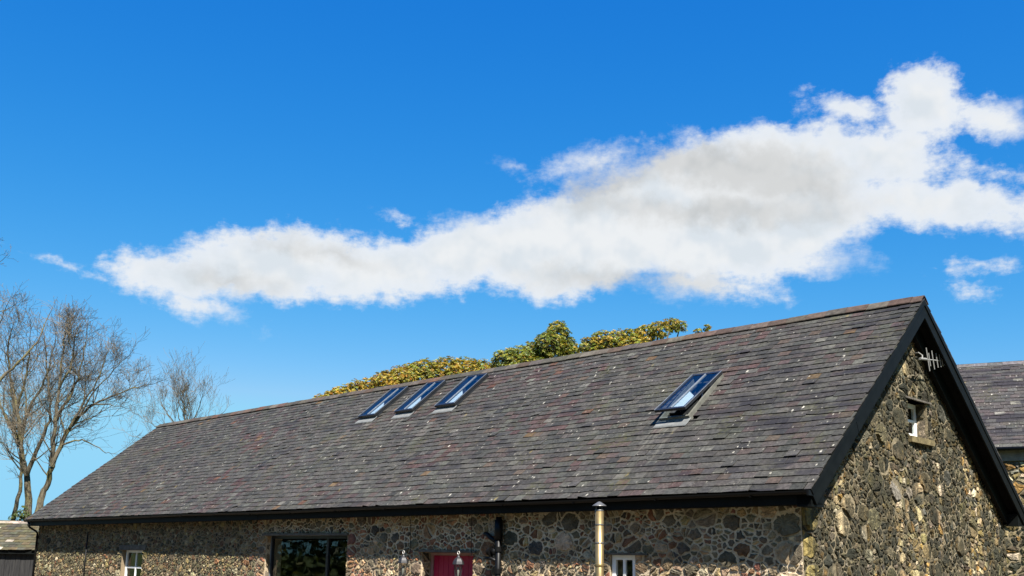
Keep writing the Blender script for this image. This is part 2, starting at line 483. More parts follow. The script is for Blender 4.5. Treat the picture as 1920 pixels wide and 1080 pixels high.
def rubble(domain, openings, sizes, gap, stretch=1.3, fixed=(), rng=None, grade=None, split=.42):
    """irregular stones packed over a convex domain; returns [(polygon, centre, size)]"""
    rng = rng or rnd
    xs = [p[0] for p in domain]; ys = [p[1] for p in domain]
    x0, x1, y0, y1 = min(xs), max(xs), min(ys), max(ys)
    edges = []
    n = len(domain)
    for i in range(n):
        a, b = domain[i], domain[(i + 1) % n]
        ex, ey = b[0] - a[0], b[1] - a[1]
        l = math.hypot(ex, ey)
        nx, ny = ey / l, -ex / l
        edges.append((nx, ny, nx * a[0] + ny * a[1]))
    def inside(x, y, m=0):
        return all(nx * x + ny * y <= c - m for nx, ny, c in edges) and \
            not any(ox0 - m < x < ox1 + m and oy0 - m < y < oy1 + m for ox0, ox1, oy0, oy1 in openings)
    S = []; grid = {}
    cs = .32
    def near(u, v, R):
        i0, i1 = int((u - R) // cs), int((u + R) // cs)
        j0, j1 = int((v - R) // cs), int((v + R) // cs)
        for i in range(i0, i1 + 1):
            for j in range(j0, j1 + 1):
                for k in grid.get((i, j), ()): yield k
    def put(x, y, r):
        u, v = x / stretch, y
        S.append((u, v, r))
        grid.setdefault((int(u // cs), int(v // cs)), []).append(len(S) - 1)
    for (x, y, r) in fixed: put(x, y, r)
    area = (x1 - x0) * (y1 - y0)
    rmax = max(s[0] for s in sizes)
    for (r0, r1, tries) in sizes:
        for _ in range(int(area * tries * (1.6 if grade else 1))):
            x, y = rng.uniform(x0, x1), rng.uniform(y0, y1)
            r = rng.uniform(r0, r1) * (grade(x) if grade else 1)
            if not inside(x, y, r * .35): continue
            u, v = x / stretch, y
            ok = True
            for k in near(u, v, r + rmax):
                a, b, q = S[k]
                if (a - u) ** 2 + (b - v) ** 2 < (.86 * (r + q)) ** 2: ok = False; break
            if ok: put(x, y, r)
    res = []; todo = []
    for i, (u, v, r) in enumerate(S):
        h = r * 1.9 + .12
        poly = [(u - h, v - h), (u + h, v - h), (u + h, v + h), (u - h, v + h)]
        for k in near(u, v, 2 * h + rmax):
            if k == i: continue
            a, b, q = S[k]
            dx, dy = a - u, b - v
            d = math.hypot(dx, dy)
            if d > 2.2 * h + rmax: continue
            m = (d * d + r * r - q * q) / (2 * d) - gap * rng.uniform(.6, 1.5) * .5
            nx, ny = dx / d, dy / d
            poly = clip(poly, nx, ny, nx * u + ny * v + m)
            if len(poly) < 3: break
        if len(poly) < 3: continue
        todo.append(([(p[0] * stretch, p[1]) for p in poly], u * stretch, v, r))
    # some cells are split along a random crack, which gives angular shards
    more = []
    for (poly, cx, cy, r) in todo:
        if r > .045 and rng.random() < split:
            a = rng.choice((rng.gauss(1.57, .3), rng.gauss(0, .35), rng.uniform(0, 3.14)))
            nx, ny = math.cos(a), math.sin(a)
            m = nx * cx + ny * cy + rng.uniform(-.3, .3) * r
            for sg in (1, -1):
                q = clip(poly, sg * nx, sg * ny, sg * m - gap * .4)
                if len(q) >= 3: more.append((q, sum(p[0] for p in q) / len(q), sum(p[1] for p in q) / len(q), r * .7))
        else: more.append((poly, cx, cy, r))
    for (poly, cx, cy, r) in more:
        for nx, ny, c in edges: poly = clip(poly, nx, ny, c - gap * .3)
        for ox0, ox1, oy0, oy1 in openings:
            if len(poly) < 3: break
            if max(p[0] for p in poly) <= ox0 or min(p[0] for p in poly) >= ox1 or max(p[1] for p in poly) <= oy0 or min(p[1] for p in poly) >= oy1: continue
            cand = [(ox0 - cx, (1, 0, ox0)), (cx - ox1, (-1, 0, -ox1)), (oy0 - cy, (0, 1, oy0)), (cy - oy1, (0, -1, -oy1))]
            best = max(cand, key=lambda q: q[0])[1]
            poly = clip(poly, best[0], best[1], best[2] - .004)
        if len(poly) < 3: continue
        A = .5 * sum(poly[j][0] * poly[(j + 1) % len(poly)][1] - poly[(j + 1) % len(poly)][0] * poly[j][1] for j in range(len(poly)))
        if A < .0012: continue
        # cut corners so outlines are not straight cells
        out = []
        m = len(poly)
        for j in range(m):
            a, b = poly[j], poly[(j + 1) % m]
            l = math.hypot(b[0] - a[0], b[1] - a[1])
            if l < .012: out.append(((a[0] + b[0]) / 2, (a[1] + b[1]) / 2)); continue
            f = rng.uniform(.04, .18)
            out.append((a[0] + (b[0] - a[0]) * f, a[1] + (b[1] - a[1]) * f))
            if l > .075:
                f = rng.uniform(.38, .62); dn = rng.uniform(-.02, .16) * min(l, .22)
                out.append((a[0] + (b[0] - a[0]) * f - (b[1] - a[1]) / l * dn, a[1] + (b[1] - a[1]) * f + (b[0] - a[0]) / l * dn))
            f = 1 - rng.uniform(.04, .18)
            out.append((a[0] + (b[0] - a[0]) * f, a[1] + (b[1] - a[1]) * f))
        gx = sum(p[0] for p in out) / len(out); gy = sum(p[1] for p in out) / len(out)
        out = [(gx + (p[0] - gx) * q, gy + (p[1] - gy) * q) for p in out for q in (rng.uniform(.88, 1.03),)]
        res.append((out, (gx, gy), math.sqrt(A)))
    return res

def stone_geo(mb, poly, cen, size, fr, proud, tint, rng):
    O, ea, eb, nn = fr
    n = len(poly)
    pr = proud * rng.uniform(.55, 1.35) * (.6 + 1.2 * min(size, .4))
    tx, ty = rng.uniform(-.13, .13), rng.uniform(-.17, .13)
    vs = []
    for lev, (sc, hh) in enumerate(((1.0, -.03), (.955, pr * .72), (.60, pr))):
        for (x, y) in poly:
            X = cen[0] + (x - cen[0]) * sc; Y = cen[1] + (y - cen[1]) * sc
            h = hh
            if lev: h += (tx * (X - cen[0]) + ty * (Y - cen[1])) + rng.uniform(-.34, .34) * pr
            vs.append(O + ea * X + eb * Y + nn * h)
    vs.append(O + ea * cen[0] + eb * cen[1] + nn * (pr * rng.uniform(.7, 1.3)))
    fs = []
    for l in (0, 1):
        for j in range(n):
            a, b = l * n + j, l * n + (j + 1) % n
            fs.append((a, b, b + n, a + n))
    for j in range(n): fs.append((2 * n + j, 2 * n + (j + 1) % n, 3 * n))
    mb.add(vs, fs, tint)

def jit(c, rng, a=.18, b=.06):
    k = 1 + rng.uniform(-a, a)
    return tuple(max(.004, x * k * (1 + rng.uniform(-b, b))) for x in c)

def pick(pal, rng):
    t = rng.uniform(0, sum(w for w, _ in pal))
    for w, c in pal:
        t -= w
        if t <= 0: return c
    return pal[-1][1]

def screen_area(pts):
    """size in the photograph of a local-frame outline, 0 when out of frame"""
    q = [project(p) for p in pts]
    if any(p is None for p in q): return 0
    cx = sum(p[0] for p in q) / len(q); cy = sum(p[1] for p in q) / len(q)
    if not (0 <= cx <= 1920 and 0 <= cy <= 1080): return 0
    return abs(.5 * sum(q[i][0] * q[(i + 1) % len(q)][1] - q[(i + 1) % len(q)][0] * q[i][1] for i in range(len(q))))

# ------------------------------------------------------------------ the long stone barn
EZ, RUN, RISE, LEN = 3.20, 4.994, 4.057, 32.08
TH = math.atan2(RISE, RUN); CT, ST = math.cos(TH), math.sin(TH)
SLOPE = math.hypot(RUN, RISE)
OV = .40                      # verge overhang and wall setback
barn = tag(empty('stone_barn', Cw, YAW), 'long stone barn with a dark slate roof, four skylights and black bargeboards', 'barn')

# --- front wall with its openings (x, z)
LW = (-24.55, -23.10, .95, 2.10)
PW = (-16.05, -12.45, .12, 2.52)
DR = (-9.68, -8.02, .0, 2.14)
RW = (-4.33, -3.74, 1.15, 2.13)
FOPEN = [LW, PW, DR, RW]
FX0, FX1 = -(LEN - OV), -OV
WTOP = 2.96

def wall_with_holes(rect, holes, place, depth):
    """front skin plus reveals; place(a, b, d) -> vertex, d is depth behind the face"""
    mb = MB()
    a0, a1, b0, b1 = rect
    A = sorted({a0, a1, *[h[0] for h in holes], *[h[1] for h in holes]})
    B = sorted({b0, b1, *[h[2] for h in holes], *[h[3] for h in holes]})
    for i in range(len(A) - 1):
        for j in range(len(B) - 1):
            ca, cb = (A[i] + A[i + 1]) / 2, (B[j] + B[j + 1]) / 2
            if any(h[0] < ca < h[1] and h[2] < cb < h[3] for h in holes): continue
            mb.add([place(A[i], B[j], 0), place(A[i + 1], B[j], 0), place(A[i + 1], B[j + 1], 0), place(A[i], B[j + 1], 0)], [(0, 1, 2, 3)])
            mb.add([place(A[i], B[j], depth), place(A[i + 1], B[j], depth), place(A[i + 1], B[j + 1], depth), place(A[i], B[j + 1], depth)], [(3, 2, 1, 0)])
    for h in holes:
        c = [(h[0], h[2]), (h[1], h[2]), (h[1], h[3]), (h[0], h[3])]
        for k in range(4):
            p, q = c[k], c[(k + 1) % 4]
            mb.add([place(*p, 0), place(*q, 0), place(*q, depth), place(*p, depth)], [(3, 2, 1, 0)])
    return mb

fw = wall_with_holes((FX0, FX1, 0, WTOP), FOPEN, lambda a, b, d: (a, OV + d, b), .5)
fw.add([(FX0, OV, 0), (FX0, OV, WTOP), (FX0, OV + .5, WTOP), (FX0, OV + .5, 0)], [(0, 1, 2, 3)])
front_wall = fw.build('front_wall', 'mortar', barn)

# --- gable wall: pentagon with a small window
GW = (4.78, 5.72, 4.46, 5.22)         # y, z
GY0, GY1 = OV, 2 * RUN - OV
HE = EZ + OV * ST / CT - .24
HA = EZ + RISE - .24
def gz(y): return EZ + (y if y < RUN else 2 * RUN - y) * ST / CT - .24
gb = MB()
ysplit = sorted([GY0, GW[0], RUN, GW[1], GY1])
for i in range(len(ysplit) - 1):
    a, b = ysplit[i], ysplit[i + 1]
    m = (a + b) / 2
    spans = [((0, 0), (gz(a), gz(b)))]
    if GW[0] < m < GW[1]: spans = [((0, 0), (GW[2], GW[2])), ((GW[3], GW[3]), (gz(a), gz(b)))]
    for (l0, l1), (h0, h1) in spans:
        for X, fl in ((-OV, 0), (-OV - .5, 1)):
            q = [(X, a, l0), (X, b, l1), (X, b, h1), (X, a, h0)]
            gb.add(q, [(3, 2, 1, 0) if fl else (0, 1, 2, 3)])
c = [(GW[0], GW[2]), (GW[1], GW[2]), (GW[1], GW[3]), (GW[0], GW[3])]
for k in range(4):
    p, q = c[k], c[(k + 1) % 4]
    gb.add([(-OV, *p), (-OV, *q), (-OV - .5, *q), (-OV - .5, *p)], [(3, 2, 1, 0)])
gable_wall = gb.build('gable_wall', 'gable_mortar', barn)
# back and far walls, unseen from here but they close the house
bw = MB().box(FX0, -OV - .5, GY1 - .5, GY1, 0, WTOP)
bw.build('back_wall', 'mortar', barn)
fg = MB()
fg.add([(FX0, GY0 + .5, 0), (FX0, GY1 - .5, 0), (FX0, GY1 - .5, gz(GY1 - .5)), (FX0, RUN, gz(RUN)), (FX0, GY0 + .5, gz(GY0 + .5))], [(4, 3, 2, 1, 0)])
fg.build('far_gable_wall', 'mortar', barn)
MB().box(FX0 + .01, -OV - .51, OV + .51, GY1 - .51, .01, .05).build('floor', 'interior', barn)

# --- stones
FPAL = [(5, (0.1371, 0.1088, 0.0687)), (4, (0.0963, 0.0805, 0.0549)), (3, (0.2530, 0.1842, 0.1138)), (1.6, (0.1406, 0.0773, 0.0444)), (1.8, (0.2752, 0.2002, 0.0996)), (1.6, (0.3901, 0.3080, 0.2092)), (1.2, (0.0552, 0.0485, 0.0382))]
RUST = [(3, (0.2107, 0.0975, 0.0543)), (3, (0.2403, 0.1426, 0.0740)), (2.5, (0.1964, 0.1449, 0.0863)), (2, (0.2935, 0.2098, 0.1208)), (1.5, (0.1327, 0.1070, 0.0723)), (1, (0.1481, 0.0675, 0.0477))]
GPAL = [(4, (0.1396, 0.1077, 0.0495)), (3.5, (0.1037, 0.0845, 0.0463)), (3, (0.2675, 0.2129, 0.1201)), (2.0, (0.3931, 0.3276, 0.2239)), (3, (0.0655, 0.0511, 0.0319)), (2.5, (0.0415, 0.0383, 0.0272)), (1.2, (0.2293, 0.1420, 0.0459)), (1.2, (0.1117, 0.1037, 0.0838))]
srng = random.Random(21)
front_fr = (Vector((FX0, OV, 0)), Vector((1, 0, 0)), Vector((0, 0, 1)), Vector((0, -1, 0)))
gable_fr = (Vector((-OV, GY0, 0)), Vector((0, 1, 0)), Vector((0, 0, 1)), Vector((1, 0, 0)))
WX = FX1 - FX0
fopen_l = [(a - FX0, b - FX0, c_, d_) for a, b, c_, d_ in FOPEN]
fixed = [(WX - .24, .3 + .47 * i, .2) for i in range(6)]
# larger stones set as jambs beside the openings
for (o0, o1, z0, z1) in fopen_l:
    zz = max(z0, .2) + .12
    while zz < z1:
        fixed.append((o0 - srng.uniform(.13, .2), zz, srng.uniform(.10, .15)))
        fixed.append((o1 + srng.uniform(.13, .2), zz, srng.uniform(.10, .15)))
        zz += srng.uniform(.24, .36)
fstones = rubble([(0, 0), (WX, 0), (WX, WTOP), (0, WTOP)], fopen_l,
                 [(.13, .19, .9), (.08, .125, 6), (.05, .08, 26), (.024, .045, 130)], .022, 1.36, fixed, srng,
                 lambda x: .72 + .28 * min(1, max(0, (x - 13.5) / 6.0)))
qfix = [(.27 if i % 2 else .20, .28 + .5 * i, .25 if i % 2 else .20) for i in range(7)]
gopen_l = [(GW[0] - GY0, GW[1] - GY0, GW[2], GW[3])]
gw_ = GY1 - GY0
gstones = rubble([(0, 0), (gw_, 0), (gw_, HE), (RUN - GY0, HA), (0, HE)], gopen_l,
                 [(.15, .24, 1.6), (.085, .14, 7), (.045, .08, 34), (.022, .04, 110)], .020, 1.22, qfix, srng)

cand = []
for kind, L in (('f', fstones), ('g', gstones)):
    fr = front_fr if kind == 'f' else gable_fr
    for i, (poly, cen, size) in enumerate(L):
        pts = [wl(*(fr[0] + fr[1] * p[0] + fr[2] * p[1])) for p in poly]
        cand.append((screen_area(pts), kind, i))
cand.sort(reverse=True)
single = {(k, i) for a, k, i in cand[:298]}

fm, gm = MB(), MB()
for kind, L in (('f', fstones), ('g', gstones)):
    for i, (poly, cen, size) in enumerate(L):
        if kind == 'f':
            u = -(cen[0] + FX0)
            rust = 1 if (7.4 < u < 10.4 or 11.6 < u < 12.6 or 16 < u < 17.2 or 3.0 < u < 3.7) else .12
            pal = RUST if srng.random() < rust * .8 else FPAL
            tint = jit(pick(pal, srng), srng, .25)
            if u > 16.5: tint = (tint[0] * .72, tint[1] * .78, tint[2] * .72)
            fr, pr, wall, mat, big = front_fr, .030, front_wall, 'stone', fm
        else:
            tint = jit(pick(GPAL, srng), srng, .28)
            if cen[0] < .75 and size > .26: tint = jit((.25, .19, .07), srng, .15)
            fr, pr, wall, mat, big = gable_fr, .030, gable_wall, 'gable_stone', gm
        mb = MB() if (kind, i) in single else big
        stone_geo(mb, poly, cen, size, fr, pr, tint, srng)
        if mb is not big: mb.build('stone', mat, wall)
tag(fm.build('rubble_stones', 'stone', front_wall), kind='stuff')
tag(gm.build('rubble_stones', 'gable_stone', gable_wall), kind='stuff')
# stones lining the reveals of the door, the big window and the gable window
rv = MB()
def reveal(fr, w, h):
    for poly, cen, size in rubble([(0, 0), (w, 0), (w, h), (0, h)], [], [(.09, .13, 14), (.05, .08, 40)], .024, 1.1, (), srng):
        stone_geo(rv, poly, cen, size, fr, .02, jit(pick(FPAL, srng), srng), srng)
reveal((Vector((DR[0], OV + .02, 0)), Vector((0, 1, 0)), Vector((0, 0, 1)), Vector((1, 0, 0))), .22, DR[3])
reveal((Vector((PW[0], OV + .02, 0)), Vector((0, 1, 0)), Vector((0, 0, 1)), Vector((1, 0, 0))), .14, PW[3])
tag(rv.build('reveal_stones', 'stone', front_wall), kind='stuff')
rv = MB()
reveal((Vector((-OV - .02, GW[1], GW[2])), Vector((-1, 0, 0)), Vector((0, 0, 1)), Vector((0, -1, 0))), .26, GW[3] - GW[2])
tag(rv.build('reveal_stones', 'gable_stone', gable_wall), kind='stuff')

# --- roof
SKY = [(3.53, 4.25, 2.50, 4.12), (12.01, 12.79, 4.44, 5.98), (13.76, 14.53, 4.44, 5.98), (15.44, 16.21, 4.44, 5.98)]   # u0,u1,s0,s1
def rf(x, s, n): n -= .035; return (x, s * CT - n * ST, EZ + s * ST + n * CT)     # near slope
def rb(x, s, n): n -= .035; return (x, 2 * RUN - (s * CT - n * ST), EZ + s * ST + n * CT)
APX = EZ + RISE - .035 / CT                       # apex of the slate plane
holes = [(-u1 + .06, -u0 - .06, s0 + .06, s1 - .06) for u0, u1, s0, s1 in SKY]
dk = wall_with_holes((-LEN + .02, -.02, .12, SLOPE - .01), holes, lambda a, b, d: rf(a, b, -.03 - d), .13)
bk = wall_with_holes((-LEN + .02, -.02, .12, SLOPE - .01), [], lambda a, b, d: rb(a, b, -.03 - d), .13)
dk.add(bk.v, [tuple(reversed(f)) for f in bk.f])
roof = dk.build('roof', 'soffit', barn)

SPAL = [(8, (0.0369, 0.0355, 0.0324)), (6, (0.0423, 0.0401, 0.0360)), (3, (0.0396, 0.0351, 0.0324)), (1.3, (0.0441, 0.0333, 0.0306)), (.4, (0.0495, 0.0378, 0.0297)), (1.8, (0.0477, 0.0468, 0.0405)), (.12, (0.0765, 0.0504, 0.0270)), (2, (0.0279, 0.0270, 0.0252)), (.25, (0.0720, 0.0693, 0.0603))]
GAUGE, SW = .190, .245
rrng = random.Random(5)
def undul(x, s): return .022 * mnoise.noise(Vector((x * .35, s * .5, 3.1))) - .0
slates = []
def slate(x0, x1, s0, s1, place, tint, rng):
    nl = .031 + rng.uniform(-.004, .007); nu = .004
    if rng.random() < .04: nl += .014
    dx = rng.uniform(-.006, .006)
    j = [rng.uniform(-.007, .007) for _ in range(2)]
    if rng.random() < .06: j[rng.randrange(2)] += rng.uniform(.02, .05)
    sk = rng.uniform(-.0015, .0015)
    us = [undul(x, s) for x, s in ((x0, s0), (x1, s0), (x1, s1), (x0, s1))]
    g = .0016
    top = [(x0 + g + dx, s0 + j[0], nl + sk + us[0]), (x1 - g + dx, s0 + j[1], nl - sk + us[1]), (x1 - g + dx, s1, nu + us[2]), (x0 + g + dx, s1, nu + us[3])]
    th = .013
    vs = [place(*p) for p in top] + [place(p[0], p[1], p[2] - th) for p in top]
    return vs, [(0, 1, 2, 3), (0, 4, 5, 1), (1, 5, 6, 2), (3, 7, 4, 0)], tint
patch = lambda x, s: mnoise.noise(Vector((x * .45, s * .8, 0)))
row = 0
s = -.045
while s < SLOPE - .16:
    x = -LEN - (SW / 2 if row % 2 else 0) + rrng.uniform(-.01, .01)
    while x < -.001:
        w = SW * rrng.uniform(.93, 1.07)
        x0, x1 = max(x, -LEN), min(x + w, rrng.uniform(-.004, .012))
        if x1 - .06 < x0: x += w; continue
        mx_, ms_ = (x0 + x1) / 2, s + .1
        hid = any(-u1 + .03 < x0 and x1 < -u0 - .03 and s0 + .02 < s and s + GAUGE < s1 for u0, u1, s0, s1 in SKY)
        if not hid:
            t = pick(SPAL, rrng)
            pv = patch(mx_, ms_)
            if pv > .25 and rrng.random() < .4: t = pick([(3, (0.0402, 0.0292, 0.0280)), (2, (0.0432, 0.0274, 0.0255)), (1, (0.0474, 0.0328, 0.0267)), (.35, (0.0608, 0.0316, 0.0213))], rrng)
            elif pv < -.3 and rrng.random() < .5: t = pick([(2, (0.0389, 0.0389, 0.0322)), (2, (0.0292, 0.0292, 0.0274))], rrng)
            t = jit(t, rrng, .21, .03)
            lim = s + GAUGE * 1.95
            for u0, u1, q0, q1 in SKY:      # slates below a skylight stop at its frame
                if -u1 - .05 < mx_ < -u0 + .05 and s < q0 and lim > q0: lim = q0 - .005 + .02
            slates.append((x0, x1, s, min(max(lim, s + .05), SLOPE - .005), t))
        x += w
    s += GAUGE; row += 1
order = sorted(range(len(slates)), key=lambda i: -screen_area([wl(*rf(a, b, .02)) for a, b in ((slates[i][0], slates[i][2]), (slates[i][1], slates[i][2]), (slates[i][1], slates[i][2] + GAUGE), (slates[i][0], slates[i][2] + GAUGE))]))
one = set(order[:299])
sm = MB()
for i, (x0, x1, a, b, t) in enumerate(slates):
    vs, fs, t = slate(x0, x1, a, b, rf, t, rrng)
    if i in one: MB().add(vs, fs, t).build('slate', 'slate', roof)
    else: sm.add(vs, fs, t)
for i in range(row):       # the far slope
    s = -.045 + i * GAUGE
    x = -LEN
    while x < -.01:
        w = .5
        vs, fs, t = slate(x, min(x + w, 0), s, min(s + GAUGE * 1.95, SLOPE - .005), rb, jit((.05, .047, .046), rrng), rrng)
        sm.add(vs, [tuple(reversed(f)) for f in fs], t)
        x += w
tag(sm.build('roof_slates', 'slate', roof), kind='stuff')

# --- ridge tiles
x = -LEN - .01
RPAL = [(3, (.060, .040, .030)), (3, (.058, .048, .038)), (1, (.085, .045, .028)), (3, (.046, .042, .035)), (1, (.075, .066, .052))]
while x < -.02:
    w = .455 + rrng.uniform(-.01, .01)
    x1 = min(x + w, .012)
    uz = .012 * mnoise.noise(Vector((x * .35, 9, 2)))
    dz = rrng.uniform(-.006, .008) + uz
    prof = [(-.185, -.185 * .80), (-.05, -.028), (0, .0), (.05, -.028), (.185, -.185 * .80)]
    t = .016
    mb = MB()
    a = [(x + .004, RUN + y, APX + .078 + z + dz) for y, z in prof]
    b = [(x1 - .004, RUN + y, APX + .078 + z + dz + rrng.uniform(-.004, .004)) for y, z in prof]
    low = lambda q: [(p[0], p[1], p[2] - t) for p in q]
    vs = a + b + low(a) + low(b)
    fs = []
    for i in range(4):
        fs += [(i, i + 5, i + 6, i + 1), (10 + i, 11 + i, 16 + i, 15 + i), (i, i + 1, 11 + i, 10 + i), (5 + i, 15 + i, 16 + i, 6 + i)]
    fs += [(0, 10, 15, 5), (4, 9, 19, 14)]
    mb.add(vs, fs, jit(pick(RPAL, rrng), rrng, .25))
    mb.build('ridge_tile', 'ridge', roof)
    x += w

# --- bargeboards, soffits, fascia, gutter
for side, fn in ((0, rf), (1, rb)):
    for xa, xb in ((-.045, -.012), (-LEN + .012, -LEN + .045)):
        mb = MB()
        q = [fn(xa, -.02, -.30), fn(xb, -.02, -.30), fn(xb, SLOPE + (.0 if side else .0), -.30), fn(xa, SLOPE, -.30)]
        p = [fn(xa, -.02, -.012), fn(xb, -.02, -.012), fn(xb, SLOPE, -.012), fn(xa, SLOPE, -.012)]
        # mitre at the apex: bring lower ends to the ridge line
        def mitre(v): return (v[0], RUN, APX + (-.30 if v[2] < APX - .15 else -.012) / CT)
        q[2], q[3] = mitre((xb, 0, 0)), mitre((xa, 0, 0))
        p[2], p[3] = (xb, RUN, APX - .012 / CT), (xa, RUN, APX - .012 / CT)
        nj = 3
        for k in range(nj):
            f0, f1 = k / nj + (.0006 if k else 0), (k + 1) / nj - (.0006 if k < nj - 1 else 0)
            lp = lambda u, v, f: tuple(Vector(u).lerp(Vector(v), f))
            o_ = (.0, .003, -.002)[k]
            sh = lambda v: (v[0] + o_, v[1], v[2])
            mb.hexa([sh(lp(q[0], q[3], f0)), sh(lp(q[1], q[2], f0)), sh(lp(q[1], q[2], f1)), sh(lp(q[0], q[3], f1))],
                    [sh(lp(p[0], p[3], f0)), sh(lp(p[1], p[2], f0)), sh(lp(p[1], p[2], f1)), sh(lp(p[0], p[3], f1))])
            mb.build('bargeboard', 'black', barn); mb = MB()
        # capping strip standing proud of the board
        s_ = 1 if xb > -1 else -1
        xo0, xo1 = (xb, xb + .018) if s_ > 0 else (xa - .018, xa)
        c1 = [fn(xo0, -.02, -.10), fn(xo1, -.02, -.10), (xo1, RUN, APX - .10 / CT), (xo0, RUN, APX - .10 / CT)]
        c2 = [fn(xo0, -.02, -.016), fn(xo1, -.02, -.016), (xo1, RUN, APX - .016 / CT), (xo0, RUN, APX - .016 / CT)]
        mb.hexa(c1, c2)
        mb.build('barge_capping', 'black', barn)
    # boarded underside of the verge
    for xa, xb in ((-OV - .02, -.05), (-LEN + .05, -LEN + OV + .02)):
        mb = MB()
        mb.hexa([fn(xa, .1, -.20), fn(xb, .1, -.20), (xb, RUN, APX - .20 / CT), (xa, RUN, APX - .20 / CT)],
                [fn(xa, .1, -.17), fn(xb, .1, -.17), (xb, RUN, APX - .17 / CT), (xa, RUN, APX - .17 / CT)])
        mb.build('verge_soffit', 'soffit', barn)
    # black rafter bolted to the wall under the verge
    for xa, xb in ((-OV + .06, -OV + .14), (-LEN + OV - .14, -LEN + OV - .06)):
        MB().hexa([fn(xa, .30, -.50), fn(xb, .30, -.50), (xb, RUN, APX - .50 / CT), (xa, RUN, APX - .50 / CT)],
                  [fn(xa, .30, -.21), fn(xb, .30, -.21), (xb, RUN, APX - .21 / CT), (xa, RUN, APX - .21 / CT)]).build('verge_rafter', 'black', barn)
yb = 2 * RUN
for (ya, yc, sgn) in ((.09, .12, 1), (yb - .12, yb - .09, -1)):
    for k in range(8):
        xa = -LEN + .05 + k * (LEN - .1) / 8
        MB().box(xa + (.003 if k else 0), xa + (LEN - .1) / 8 - .002, ya - .002 * (k % 2), yc, 2.93 + .003 * (k % 3), 3.13).build('fascia', 'black', barn)
MB().box(-LEN + .05, -.05, .122, OV + .05, 2.935, 2.965).build('eaves_soffit', 'soffit', barn)
MB().box(-LEN + .05, -.05, yb - OV - .05, yb - .122, 2.935, 2.965).build('eaves_soffit', 'soffit', barn)
# boxed end of the eaves at the gable corner
for y0_, y1_ in ((.088, OV + .1), (yb - OV - .1, yb - .088)):
    MB().hexa([(-.30, y0_, 2.90), (-.05, y0_, 2.90), (-.05, y1_, 2.90), (-.30, y1_, 2.90)],
              [(-.30, y0_, 3.16), (-.05, y0_, 3.16), (-.05, y1_, 3.16 + (.2 if y0_ < 1 else 0)), (-.30, y1_, 3.16 + (.2 if y0_ < 1 else 0))]).build('eaves_box', 'black', barn)
gt = MB()
prof = [(math.cos(a) * .062, math.sin(a) * .062) for a in [math.pi + i * math.pi / 8 for i in range(9)]]
xs_ = [-LEN - .02 + i * (LEN + .01) / 16 for i in range(17)]
for i, xx in enumerate(xs_):
    sag = .01 * math.sin(i * 1.3)
    for r_ in (1.0, .90):
        for (a, b) in prof: gt.v.append((xx, .015 + a * r_, 3.135 + b * r_ + sag)); gt.t.append((1, 1, 1))
for i in range(16):
    o, o2 = i * 18, (i + 1) * 18
    for j in range(8):
        gt.f.append((o + j, o + j + 1, o2 + j + 1, o2 + j))
        gt.f.append((o + 9 + j, o2 + 9 + j, o2 + 10 + j, o + 10 + j))
    gt.f.append((o, o2, o2 + 9, o + 9)); gt.f.append((o + 8, o + 17, o2 + 17, o2 + 8))
for o in (0, 16 * 18): gt.f.append(tuple(o + j for j in range(9)))
gutter = gt.build('gutter', 'gutter', barn)
for xx in np.arange(-LEN + .6, 0, 1.9):
    MB().box(xx, xx + .03, -.05, .09, 3.066, 3.078).build('gutter_bracket', 'gutter', gutter)
MB().box(-.05, -.012, -.055, .085, 3.065, 3.15).build('stop_end', 'gutter', gutter)

# --- downpipes
dp = MB().tube([(-LEN + .35, .015, 3.08), (-LEN + .35, .015, 2.96), (-LEN + .37, .06, 2.88), (-LEN + .46, .27, 2.74), (-LEN + .48, .33, 2.66), (-LEN + .48, .33, .06)], .036, 10)
o = dp.build('downpipe', 'gutter', barn, True)
for z in (2.5, 1.5, .5): MB().tube([(-LEN + .48, .33, z), (-LEN + .48, .33, z + .07)], .046, 10).build('collar', 'gutter', o)
o = MB().tube([(-27.2, .345, 2.7), (-27.2, .345, .06)], .022, 8).build('downpipe', 'gutter', barn, True)
# black soil pipe with its branch and access cap
SX, SY = -7.14, .27
sp = MB().tube([(SX, SY, 2.86), (SX, SY, .05)], .062, 14)
sp.tube([(SX, SY, 2.80), (SX, SY, 2.40)], .085, 14)
o = sp.build('soil_pipe', 'gutter', barn, True)
MB().tube([(SX - .04, SY, 2.22), (SX - .02, SY, 2.30), (SX, SY, 2.40)], .066, 12).build('pipe_bend', 'gutter', o, True)
for z in (2.16, 1.72): MB().tube([(SX, SY, z), (SX, SY, z + .10)], .082, 14).build('collar', 'gutter', o)
MB().tube([(SX - .06, SY, 2.36), (SX - .20, SY, 2.42), (SX - .33, SY + .01, 2.505), (SX - .42, SY + .02, 2.52)], .048, 10).build('branch_pipe', 'gutter', o, True)
MB().tube([(SX - .04, SY, 2.16), (SX - .17, SY, 2.16)], .078, 14).build('branch_pipe', 'gutter', o, True)
cp = MB()
for q in range(3): cp.tube([(SX - .17 - q * .035, SY - .03 - q * .012, 2.16), (SX - .185 - q * .035, SY - .033 - q * .012, 2.16)], .11 - q * .02, 16)
cp.build('access_cap', 'gutter', o)
MB().tube([(SX - .30, SY - .07, 2.03), (SX - .16, SY - .05, 2.02), (SX, SY, 1.96)], .035, 10).build('branch_pipe', 'gutter', o, True)
for xx, z1 in ((-10.02, 2.92), (-8.02, 2.92)):
    MB().tube([(xx, .335, z1), (xx + .01, .335, 2.06)], .007, 5).build('cable', 'gutter', barn)

